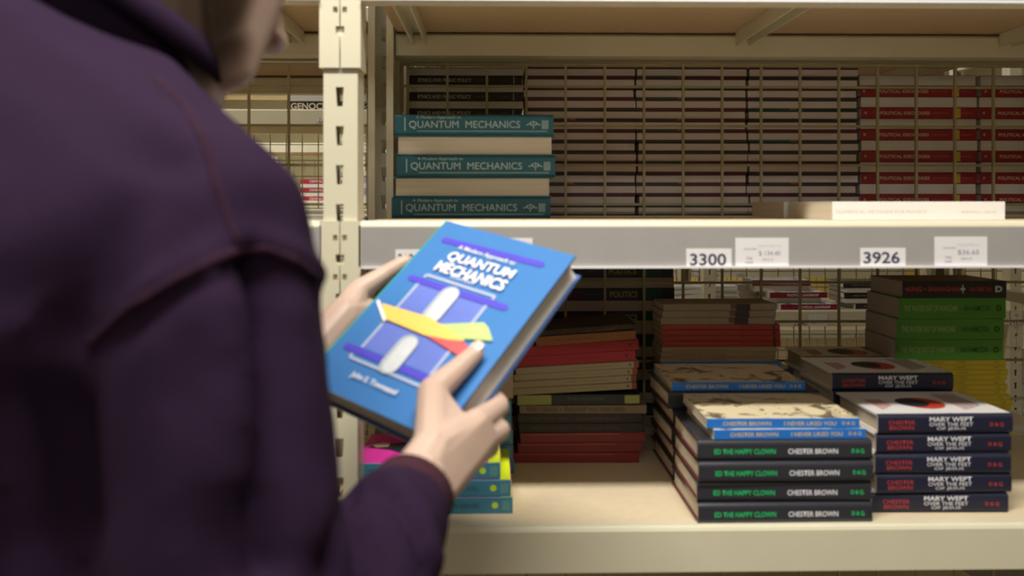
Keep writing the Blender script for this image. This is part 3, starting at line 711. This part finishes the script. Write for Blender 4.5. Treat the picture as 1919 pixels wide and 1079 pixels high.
c_held = mat('cobalt_cover', (.045, .19, .50), .32, .04, 200, coat=.25)
obj('cover', yz_cover(), [c_held, mat('turquoise_spine', (.01, .33, .40), .35), MATS['blue_endpaper']], held)
bm = bmesh.new(); n = 8; e = .0002; o_ = .0035; t = .0026
prof = [(-HW/2+t+e, -HT+t+e)]+[(HW/2-o_-.004*math.sin(math.pi*i/n), -HT+t+e+(HT-2*t-2*e)*i/n) for i in range(n+1)]+[(-HW/2+t+e, -t-e)]
a = [bm.verts.new((x, -HH/2+o_, z)) for x, z in prof]; b = [bm.verts.new((x, HH/2-o_, z)) for x, z in prof]; m_ = len(prof)
for i in range(m_): bm.faces.new((a[i], a[(i+1) % m_], b[(i+1) % m_], b[i]))
bm.faces.new(a[::-1]); bm.faces.new(b)
obj('page_block', bm, pages('pages_bright', (.90, .85, .80)), held)
violet = mat('violet_print', (.085, .065, .58), .35); peri = mat('periwinkle_print', (.13, .19, .60), .35); pale = mat('pale_grey_blue_print', (.42, .47, .66), .35)
silver = mat('silver_cylinder_print', (.60, .64, .68), .35, .15, 60); silver2 = mat('silver_shade_print', (.42, .46, .52), .35)
yel = mat('amber_ribbon_print', (.92, .58, .14), .35, .03); grn = mat('lime_ribbon_print', (.47, .66, .22), .35); redp = mat('coral_ribbon_print', (.68, .11, .12), .35); whitep = mat('white_cover_print', (.82, .80, .84), .35)
LAY = [0]
def capsule(p, q, w_, m, nm, flat=False):
    LAY[0] += 1; z = .00012*LAY[0]
    p, q = Vector((*p, 0)), Vector((*q, 0)); d = (q-p).normalized(); nn = Vector((-d.y, d.x, 0)); pts = []
    if flat: pts = [p+nn*w_/2, p-nn*w_/2, q-nn*w_/2, q+nn*w_/2]
    else:
        a0 = math.atan2(d.y, d.x)
        for i in range(9): a = a0+R(90+180*i/8); pts.append(p+Vector((math.cos(a), math.sin(a), 0))*w_/2)
        for i in range(9): a = a0+R(-90+180*i/8); pts.append(q+Vector((math.cos(a), math.sin(a), 0))*w_/2)
    bm = bmesh.new(); bm.faces.new([bm.verts.new((v.x, v.y, z)) for v in pts]); return obj(nm, bm, m, held)
def shape(pts, m, nm):
    LAY[0] += 1; z = .00012*LAY[0]
    bm = bmesh.new(); bm.faces.new([bm.verts.new((x, y, z)) for x, y in pts]); return obj(nm, bm, m, held)
shape([(-.0555, .0295), (-.0555, -.0105), (.0405, -.0105), (.0405, .0295)], peri, 'printed_panel')
shape([(-.0555, -.0300), (-.0555, -.0690), (.0398, -.0690), (.0398, -.0300)], peri, 'printed_panel')
for u in (-.0555, .0402):
    capsule((u, .030), (u, -.010), .0035, pale, 'printed_line', True); capsule((u, -.030), (u, -.070), .0035, pale, 'printed_line', True)
capsule((-.069, .0990), (.064, .1035), .0085, violet, 'violet_bar')
capsule((-.069, .0335), (.061, .0345), .0085, violet, 'violet_bar')
capsule((-.072, -.0752), (.070, -.0750), .0085, violet, 'violet_bar')
for (u0, u1, v, dv) in ((-.0535, .0425, .0438, -.005), (-.0585, .0403, -.0858, .005)):
    capsule((u0, v), (u1, v), .0035, pale, 'printed_bracket', True); capsule((u0, v), (u0, v+dv), .0035, pale, 'printed_bracket', True); capsule((u1, v), (u1, v+dv), .0035, pale, 'printed_bracket', True)
for (a_, b_) in (((-.0085, .027), (-.0085, -.004)), ((-.0085, -.0475), (-.0085, -.077))):
    capsule(a_, b_, .024, silver2, 'printed_cylinder'); capsule((a_[0]+.002, a_[1]), (b_[0]+.002, b_[1]), .019, silver, 'printed_cylinder_highlight')
shape([(.0, -.016), (.0533, .0076), (.062, .0035), (.0765, -.0095), (.030, -.0235)], grn, 'green_ribbon')
shape([(.0, -.0300), (.0283, -.0215), (.0538, -.0240), (.0649, -.0350), (.058, -.040)], redp, 'red_ribbon')
shape([(-.0745, -.0121), (-.008, -.0085), (.0500, -.0205), (.0300, -.0265), (.0, -.0310), (-.0561, -.0290)], yel, 'yellow_ribbon')
capsule((-.0812, -.0113), (-.055, -.0306), .004, whitep, 'white_slit')
for s_, u, v, w_, h_, bd in (('A Modern Approach to', -.003, .0925, .080, .0082, .01), ('QUANTUM', -.0005, .0767, .092, .0160, .028), ('MECHANICS', -.002, .0595, .096, .0160, .028), ('second edition', -.006, .0505, .033, .0045, 0), ('John S. Townsend', -.008, -.1037, .062, .0085, .02)):
    LAY[0] += 1
    lettering('cover_lettering', s_, (u, v, .00012*LAY[0]), w_, h_, whitep, held, bd, 'xy')

#PERSON
# ------------------------------------------------------------------ person
ICO = []
def ico():
    if not ICO:
        bm = bmesh.new(); bmesh.ops.create_icosphere(bm, subdivisions=2, radius=1); ICO.extend([v.co.copy() for v in bm.verts]); bm.free()
    return ICO
def hull(bm, *prs):
    """convex hull of spheres (point, radius) or ellipsoids (point, (rx,ry,rz))"""
    vs = []
    for p, r in prs:
        for c in ico():
            q = Vector(c)*r if not isinstance(r, (tuple, list)) else Vector((c.x*r[0], c.y*r[1], c.z*r[2]))
            vs.append(bm.verts.new(Vector(p)+q))
    res = bmesh.ops.convex_hull(bm, input=vs)
    bmesh.ops.delete(bm, geom=[v for v in set(res['geom_interior']+res['geom_unused']) if isinstance(v, bmesh.types.BMVert)], context='VERTS')
def chain(bm, *prs):
    for a, b in zip(prs[:-1], prs[1:]): hull(bm, a, b)
def fuse(bm, voxel, smooth, factor=.5):
    me = bm_mesh(bm, 'fuse'); o = bpy.data.objects.new('fuse', me); COL.objects.link(o)
    m = o.modifiers.new('r', 'REMESH'); m.mode = 'VOXEL'; m.voxel_size = voxel
    s = o.modifiers.new('s', 'SMOOTH'); s.iterations = smooth; s.factor = factor
    dg = bpy.context.evaluated_depsgraph_get(); out = bpy.data.meshes.new_from_object(o.evaluated_get(dg))
    bpy.data.objects.remove(o); bpy.data.meshes.remove(me); return out
A = R(42); FD = Vector((math.cos(A), math.sin(A), 0)); RD = Vector((math.sin(A), -math.cos(A), 0)); ZU = Vector((0, 0, 1))
def E(x, y, z): return Vector((x, y, EYE+z))
SR = E(-.186, .532, -.022); NB = E(-.300, .672, .02); SL = NB-RD*.185+Vector((0, 0, -.07))
ELR = E(-.135, .475, -.305); WRR = W(777, 918, .70)
ELL = E(-.365, .93, -.30); WRL = W(578, 668, .935)
HIP = NB-FD*.10+Vector((0, 0, -.56))
person = thing('person', 'person in a dark purple sweatshirt seen from behind, head bowed over the held book', 'person', (HIP.x, HIP.y, 0))
PO = Vector((HIP.x, HIP.y, 0))
def plocal(me):
    for v in me.vertices: v.co -= PO
    return me
# head frame
HA = Vector((math.cos(R(56)), math.sin(R(56)), 0)); HU = HA*math.sin(R(31))+ZU*math.cos(R(31)); HF = HA*math.cos(R(31))-ZU*math.sin(R(31)); HR = HF.cross(HU)
HU, HR = HU*math.cos(R(-18))+HR*math.sin(R(-18)), HR*math.cos(R(-18))-HU*math.sin(R(-18))
NOSE = W(534, 99, .765)
HO = NOSE-(HF*.124+HU*(-.030))
def H(x, y, z): return HO+HR*x+HF*y+HU*z
def hell(bm, c, r):
    vs = [bm.verts.new(H(c[0]+q.x*r[0], c[1]+q.y*r[1], c[2]+q.z*r[2])) for q in ico()]
    bmesh.ops.convex_hull(bm, input=vs)
hb = bmesh.new()
hell(hb, (0, -.012, .045), (.074, .095, .085))
hull(hb, (H(.032, .055, .035), .030), (H(-.032, .055, .035), .030), (H(.040, .050, -.020), .026), (H(-.040, .050, -.020), .026), (H(.045, -.01, -.01), .026), (H(-.045, -.01, -.01), .026))
hull(hb, (H(.038, .050, -.025), .024), (H(-.038, .050, -.025), .024), (H(.048, .005, -.055), .017), (H(-.048, .005, -.055), .017), (H(.014, .068, -.104), .015), (H(-.014, .068, -.104), .015), (H(0, .072, -.05), .022))
hull(hb, (H(0, .088, .015), .008), (H(0, .113, -.028), .010), (H(0, .088, -.036), .011)); 
hull(hb, (H(.011, .100, -.036), .0075), (H(-.011, .100, -.036), .0075), (H(0, .114, -.030), .009))
hull(hb, (H(.020, .080, -.060), .006), (H(-.020, .080, -.060), .006), (H(0, .091, -.058), .007)); hull(hb, (H(.017, .078, -.071), .006), (H(-.017, .078, -.071), .006), (H(0, .088, -.071), .008))
for s in (1, -1):
    hull(hb, (H(s*.074, -.012, .020), .010), (H(s*.084, -.025, .022), .007), (H(s*.078, -.012, -.022), .006))
    hull(hb, (H(s*.015, .083, .040), .006), (H(s*.045, .072, .038), .007))
hull(hb, (H(0, -.02, -.02), .060), (NB+Vector((.02, .02, .02)), .058)); hull(hb, (NB+Vector((.02, .02, .02)), .058), (NB+Vector((-.02, -.02, -.06)), .06))
head = fuse(hb, .0032, 5)
# nostril and eye sockets are small dents
def dent(me, c, r, d, dirv):
    for v in me.vertices:
        q = (v.co-c).length
        if q < r*2: v.co += dirv*d*math.exp(-(q/r)**2*1.5)
for s in (1, -1):
    dent(head, H(s*.0085, .100, -.045), .0055, .007, HU)
    dent(head, H(s*.031, .088, .018), .014, .008, -HF)
    dent(head, H(s*.016, .09, -.0655), .006, .0025, -HF)
dent(head, H(0, .095, -.0650), .006, .003, -HF)
# hands
def hand(bm, joints):
    """joints: list of finger chains, each [(p, r), ...]; palm: list of (p, r) hulled"""
    for c in joints['fingers']: chain(bm, *c)
    for p in joints['palm']: hull(bm, *p)
RB = bmesh.new()
thumb = [(W(812, 838, .742), .0185), (BP(.0700, -.0960, .0195), .0150), (BP(.0725, -.0600, .0130), .0118), (BP(.0745, -.0340, .0095), .0092)]
imc, mmc, rmc, pmc = W(893, 792, .790), W(905, 822, .793), W(888, 850, .795), W(868, 876, .79)
ipp, mpp, rpp, ppp = BP(.107, -.058, -.031), W(936, 806, .826), W(917, 838, .835), W(893, 862, .835)
idx = [(imc, .0130), (ipp, .0105), (BP(.096, -.046, -.0440), .0090), (BP(.072, -.036, -.0430), .0082)]
mid = [(mmc, .0130), (mpp, .0108), (BP(.094, -.080, -.0455), .0090), (BP(.066, -.072, -.0430), .0082)]
rng = [(rmc, .0125), (rpp, .0102), (BP(.092, -.105, -.0455), .0088), (BP(.064, -.100, -.0428), .0080)]
pky = [(pmc, .0115), (ppp, .0092), (BP(.090, -.128, -.0440), .0078), (BP(.066, -.124, -.0415), .0072)]
wr1, wr2 = (W(786, 885, .722), .022), (W(806, 925, .722), .0195)
hand(RB, dict(fingers=[thumb, idx, mid, rng, pky], palm=[
    [wr1, wr2, (imc, .0135), (mmc, .0135)], [wr1, wr2, (mmc, .0135), (rmc, .013)], [wr2, (rmc, .013), (pmc, .012), wr1],
    [wr1, (W(812, 838, .742), .0190), (imc, .0120)], [(BP(.0700, -.0960, .0195), .0125), (W(812, 838, .742), .018), (W(868, 805, .782), .010)], [wr1, wr2, (WRR, .026), (ELR.lerp(WRR, .75), .030)]]))
rh = fuse(RB, .0017, 5)
LBm = bmesh.new()
lth = [(W(648, 588, .975), .020), (W(672, 545, .995), .0135), (W(722, 513, 1.010), .0105), (BP(-.1035, .060, -.010), .0088)]
lmc = [BP(-.1060, .020, -.058), BP(-.1070, -.002, -.060), BP(-.1065, -.024, -.058), BP(-.1050, -.045, -.054)]
lf = []
for k, m0 in enumerate(lmc):
    v = [.035, .010, -.016, -.042][k]; L = [1, 1.05, .98, .8][k]
    lf.append([(m0, .0115), (BP(-.1060+.042*L, v, -.050), .0095), (BP(-.1060+.066*L, v+.004, -.0435), .0084), (BP(-.1060+.084*L, v+.006, -.0425), .0078)])
hand(LBm, dict(fingers=[lth]+lf, palm=[[(WRL, .024), (W(648, 588, .975), .021), (lmc[0], .0115), (lmc[3], .0115)], [(WRL, .024), (W(622, 640, .955), .019), (lmc[3], .0115), (W(648, 588, .975), .019)], [(WRL, .025), (ELL.lerp(WRL, .7), .030)]]))
lh = fuse(LBm, .0019, 4)
# hidden core of the body, slimmer than the clothes
cb = bmesh.new()
hull(cb, (SR+Vector((-.02, .03, -.02)), .045), (SL+Vector((.02, -.03, -.02)), .045), (NB+Vector((0, 0, -.06)), .06)); hull(cb, (SR.lerp(SL, .3)+Vector((0, 0, -.09)), .045), (SR.lerp(SL, .7)+Vector((0, 0, -.09)), .045), (HIP+Vector((0, 0, .1)), .08))
hull(cb, (NB, .055), (NB+Vector((-.01, -.01, -.08)), .06))
chain(cb, (SR, .045), (ELR, .040), (ELR.lerp(WRR, .8), .030)); chain(cb, (SL, .045), (ELL, .040), (ELL.lerp(WRL, .8), .030))
for s in (1, -1):
    hp = HIP+RD*.09*s; kn = Vector((hp.x, hp.y, .50))+FD*.03; an = Vector((hp.x, hp.y, .09))
    chain(cb, (hp, .080), (kn, .055), (an, .038)); hull(cb, (an, .036), (an+FD*.10+Vector((0, 0, -.045)), .03))
hull(cb, (HIP+RD*.08, .09), (HIP-RD*.08, .09), (HIP+Vector((0, 0, .1)), .10))
core = fuse(cb, .012, 3)
bmj = bmesh.new()
for me in (core, head, rh, lh): bmj.from_mesh(plocal(me))
skin = mat('skin', (.53, .38, .31), .5, .06, 60, .05, sss=.15)
stub = mat('beard_stubble', (.06, .038, .028), .8, .3, 400, .3)
sl = bmj.verts.layers.float.new('stubble')
def sst(a, b, x): t_ = max(0, min(1, (x-a)/(b-a))); return t_*t_*(3-2*t_)
for v in bmj.verts:
    q = v.co+PO-HO
    if q.length > .23: continue
    x, y, z = q.dot(HR), q.dot(HF), q.dot(HU)
    side_ = sst(.030, .010, y+z*.25)*sst(-.045, -.030, y)*sst(.03, .01, z)      # sideburn and jaw
    low = sst(-.085, -.105, z)*sst(-.05, -.03, y)*sst(.075, .045, y)
    v[sl] = max(side_, low)*sst(-.22, -.17, z)
for f in bmj.faces: f.smooth = True
nt = skin.node_tree; at_ = nt.nodes.new('ShaderNodeAttribute'); at_.attribute_name = 'stubble'
mx_ = nt.nodes.new('ShaderNodeMix'); mx_.data_type = 'RGBA'; bs_ = nt.nodes['Principled BSDF']
nt.links.new(at_.outputs['Fac'], mx_.inputs[0]); nt.links.new(bs_.inputs['Base Color'].links[0].from_socket, mx_.inputs[6]); mx_.inputs[7].default_value = (.085, .052, .036, 1); nt.links.new(mx_.outputs[2], bs_.inputs['Base Color'])
body = link('body', bm_mesh(bmj, 'body', False), [skin], person)
# nails
def nail(c, up, along, w_, l_):
    side = up.cross(along).normalized(); bm = bmesh.new(); rows = []
    for i in range(5):
        row = []
        for j_ in range(5):
            a = (j_-2)/2; b = (i-2)/2
            ww = w_*(1-.25*max(0, b)**2); row.append(bm.verts.new(c-PO+side*a*ww/2+along*b*l_/2+up*(-.0022*a*a-.0010*b*b)))
        rows.append(row)
    for i in range(4):
        for j_ in range(4): bm.faces.new((rows[i][j_], rows[i][j_+1], rows[i+1][j_+1], rows[i+1][j_]))
    o = obj('fingernail', bm, mat('nail', (.78, .55, .48), .25, .03), person, True); o['label'] = 'pale glossy thumbnail'
nail(BP(.0750, -.0310, .0186), HN, (HY*.97+HX*.1).normalized(), .0135, .0145)
# eyes, hair
for s in (1, -1):
    bm = bmesh.new(); bmesh.ops.create_uvsphere(bm, u_segments=16, v_segments=10, radius=.0115)
    for v in bm.verts: v.co = H(s*.031+v.co.x, .074+v.co.y, .017+v.co.z)-PO
    for f in bm.faces:
        if ((f.calc_center_median()+PO)-H(s*.031, .074, .017)).normalized().dot((HF*.96-HU*.25)) > .86: f.material_index = 1
    obj('eye', bm, [mat('eye_white', (.75, .72, .68), .2), mat('iris', (.06, .035, .02), .2)], person, True)
hbm = bmesh.new()
hell(hbm, (0, -.022, .058), (.080, .097, .088)); hull(hbm, (H(.060, -.035, .0), .020), (H(-.060, -.035, .0), .020), (H(0, -.085, .01), .025), (H(0, -.06, -.04), .022))
for s in (1, -1): hull(hbm, (H(s*.064, .008, .05), .014), (H(s*.067, .010, -.005), .008))
hair = plocal(fuse(hbm, .004, 3))
for v in hair.vertices:
    q = v.co+PO-HO; v.co += (q.normalized())*.002*math.sin(q.dot(HR)*500)*math.sin(q.dot(HF)*300+q.dot(HU)*90)
link('hair', hair, mat('dark_brown_hair', (.035, .020, .013), .6, .4, 300, .4), person, smooth=True)
bm = bmesh.new()
for s in (1, -1): chain(bm, (H(s*.014, .091, .038)-PO, .0028), (H(s*.032, .089, .043)-PO, .0034), (H(s*.050, .074, .038)-PO, .0022))
obj('eyebrows', bm, MATS['dark_brown_hair'], person)
# sweatshirt
sb = bmesh.new()
up = lambda d: Vector((0, 0, d))
CH = NB-FD*.03+up(-.20)
hull(sb, (SR+up(-.002), .076), (ELR.lerp(SR, .45), .072)); hull(sb, (ELR.lerp(SR, .45), .074), (ELR, .068))
hull(sb, (ELR, .066), (ELR.lerp(WRR, .55), .055)); hull(sb, (ELR.lerp(WRR, .55), .055), (ELR.lerp(WRR, .84), .043))
hull(sb, (SL, .066), (ELL, .062)); hull(sb, (ELL, .060), (ELL.lerp(WRL, .86), .042))
hull(sb, (SR+up(.0)-RD*.005, .075), (NB+RD*.052+up(.045)-FD*.005, .056), (NB-FD*.075+up(.065), .075), (SR-FD*.05-RD*.03+up(-.04), .075))
hull(sb, (SL+RD*.02, .066), (NB-RD*.05+up(.03), .056), (NB-FD*.075+up(.065), .075))
hull(sb, (NB-FD*.075+up(.06), .080), (NB-FD*.085+up(-.14), .10), (SR-FD*.05-RD*.05+up(-.05), .080), (SL-FD*.05+RD*.05+up(-.05), .080), (SR-FD*.04-RD*.07+up(-.22), .09), (SL-FD*.04+RD*.07+up(-.22), .09))
hull(sb, (SR-FD*.03-RD*.07+up(-.12), .085), (SL-FD*.03+RD*.07+up(-.12), .085), (NB+up(-.14), .10), (NB+FD*.03+up(-.085), .078), (NB+FD*.04+up(-.22), .09), (SL+RD*.06+FD*.03+up(-.12), .08), (HIP+RD*.08+up(.12), .11), (HIP-RD*.08+up(.12), .11))
hull(sb, (HIP+RD*.08+up(.13), .115), (HIP-RD*.08+up(.13), .115), (HIP+RD*.08+up(.02), .112), (HIP-RD*.08+up(.02), .112))
sw = fuse(sb, .0065, 9)
bmr = bmesh.new(); bmr.from_mesh(sw); tree = BVHTree.FromBMesh(bmr); bmr.free()
CAMP = Vector((0, 0, EYE))
def cast(pts, sub=8, tr=None):
    out = []
    for (x0, y0_), (x1, y1_) in zip(pts[:-1], pts[1:]):
        for k in range(sub):
            f = k/sub; d = W(x0+(x1-x0)*f, y0_+(y1_-y0_)*f, 1.)-CAMP
            h = (tr or tree).ray_cast(CAMP, d.normalized())
            if h[0] is not None: out.append(h[0])
    return out
from mathutils.kdtree import KDTree
CREASE = [([(464, 500), (480, 600), (488, 750), (482, 900), (500, 1075)], .018, .013), ([(300, 300), (250, 400), (180, 520), (120, 620)], .010, .022), ([(30, 560), (80, 700), (110, 850), (130, 1000)], .012, .03),
          ([(700, 905), (745, 940), (785, 1000), (805, 1075)], .009, .009), ([(670, 1000), (700, 1040), (720, 1076)], .008, .012), ([(660, 900), (640, 960), (620, 1060)], .012, .012), ([(190, 640), (330, 545), (440, 490)], .004, .008)]
RIDGE = [([(175, 632), (240, 572), (320, 522), (400, 482), (450, 458), (500, 458), (550, 478), (600, 515)], .006, .009), ([(430, 520), (440, 700), (430, 900)], .008, .016), ([(420, 600), (430, 750), (420, 900)], .005, .03), ([(560, 600), (590, 800), (610, 1000)], .005, .02), ([(740, 900), (790, 960), (820, 1060)], .006, .012)]
def nrm(me): return [v.normal.copy() for v in me.vertices]
for group_, sgn in ((CREASE, -1), (RIDGE, 1)):
    for pts, dep, wd in group_:
        c = cast(pts)
        if not c: continue
        kd = KDTree(len(c)); [kd.insert(p, i) for i, p in enumerate(c)]; kd.balance(); N_ = nrm(sw)
        for i, v in enumerate(sw.vertices):
            _, _, d = kd.find(v.co)
            if d < wd*3: v.co += N_[i]*sgn*dep*math.exp(-(d/wd)**2)
from mathutils import noise
N_ = nrm(sw)
for i, v in enumerate(sw.vertices):
    q = v.co*9.; v.co += N_[i]*(.0035*noise.noise(Vector((q.x, q.y, q.z*.6)))+.0012*noise.noise(v.co*28))
bmr = bmesh.new(); bmr.from_mesh(sw); tree = BVHTree.FromBMesh(bmr); bmr.free()
fleece = mat('purple_fleece', (.021, .0105, .028), .95, .15, 350, .25, sheen=.0)
swo = link('sweatshirt', plocal(sw), fleece, person, smooth=True); swo['label'] = 'dark purple crew sweatshirt with raised seams'
seamm = mat('seam_thread', (.028, .0115, .024), .9, .1, 300, .2)
def seam(pts, r=.0032):
    c = cast(pts, 6)
    if len(c) < 2: return
    bm = bmesh.new(); chain(bm, *[(p-PO+(p-CAMP).normalized()*.0014, r) for p in c]); obj('seam', bm, seamm, swo, True)
seam([(175, 640), (240, 580), (320, 530), (400, 490), (450, 468), (500, 468), (550, 488), (600, 525)])
seam([(290, 150), (350, 205), (385, 270), (405, 340), (425, 410), (450, 465)], .0028)
# collar: flared, folded neckband
bm = bmesh.new(); rows = []
CC = NB+FD*.003+RD*.005+up(.093)
cx_, cy_ = FD, RD; tilt = FD*.60
nseg = 48
for (rr, hh) in ((.066, -.060), (.066, .0), (.067, .020), (.070, .034), (.075, .040), (.082, .038), (.086, .028), (.087, .014), (.083, .012), (.079, .022), (.075, .026), (.073, .018), (.074, -.060)):
    row = []
    for i in range(nseg):
        a = 2*math.pi*i/nseg; d = FD*math.cos(a)+RD*math.sin(a)
        p = CC+d*rr*.97+up(hh)-up(1)*(.55*rr*math.cos(a))+up(.004*math.sin(3*a))
        row.append(bm.verts.new(p-PO))
    rows.append(row)
for a_, b_ in zip(rows, rows[1:]+rows[:1]):
    for i in range(nseg): bm.faces.new((a_[i], a_[(i+1) % nseg], b_[(i+1) % nseg], b_[i]))
co = obj('collar', bm, fleece, swo, True)
# cuffs
def cuff(wp, el, r0, r1, nm='cuff'):
    ax = (wp-el).normalized(); s_ = ax.cross(ZU).normalized(); u_ = s_.cross(ax); bm = bmesh.new(); rows = []
    for (tt, rr) in ((-.048, r1-.003), (-.042, r1+.001), (-.030, r0+.002), (-.010, r0), (-.001, r0-.0005), (.0, r0-.002), (-.002, r0-.004), (-.046, r1-.006)):
        rows.append([bm.verts.new(wp+ax*tt+(s_*math.cos(2*math.pi*i/72)+u_*math.sin(2*math.pi*i/72))*(rr+.0006*(i % 2))-PO) for i in range(72)])
    for a_, b_ in zip(rows[:-1], rows[1:]):
        for i in range(72): bm.faces.new((a_[i], a_[(i+1) % 72], b_[(i+1) % 72], b_[i]))
    bm.faces.new(rows[0])
    o = obj(nm, bm, mat('ribbed_cuff', (.046, .018, .026), .9, .1, 200, .2), swo, True); o['label'] = 'ribbed reddish-purple cuff'
cuff(WRR, ELR, .0345, .0365); cuff(WRL-(WRL-ELL).normalized()*.01, ELL, .034, .038)
for m_ in (fleece, seamm, MATS['ribbed_cuff']): m_.node_tree.nodes['Principled BSDF'].inputs['Specular IOR Level'].default_value = .08
# trousers and shoes
tb = bmesh.new()
hull(tb, (HIP+RD*.08+up(.0), .105), (HIP-RD*.08+up(.0), .105), (HIP+RD*.08+up(-.06), .10), (HIP-RD*.08+up(-.06), .10))
sb2 = []
for s in (1, -1):
    hp = HIP+RD*.09*s+up(-.04); kn = Vector((hp.x, hp.y, .50))+FD*.03; an = Vector((hp.x, hp.y, .12))
    chain(tb, (hp, .098), (kn, .072), (an, .060)); sb2.append(an)
link('trousers', plocal(fuse(tb, .010, 4)), mat('dark_jeans', (.02, .025, .045), .9, .2, 300, .2), person, smooth=True)
for an in sb2:
    bm = bmesh.new(); base = Vector((an.x, an.y, 0)); q = base+FD*.05
    hull(bm, (base-FD*.03+up(.045), (.042, .042, .042)), (base+FD*.16+up(.038), (.038, .038, .035)), (base+FD*.10+RD*.012+up(.04), .038)); hull(bm, (base+up(.05), .046), (base+up(.10), .048))
    me = fuse(bm, .006, 3)
    for v in me.vertices: v.co.z = max(v.co.z, .002)
    link('shoe', plocal(me), mat('black_shoe', (.015, .015, .015), .5), person, smooth=True)
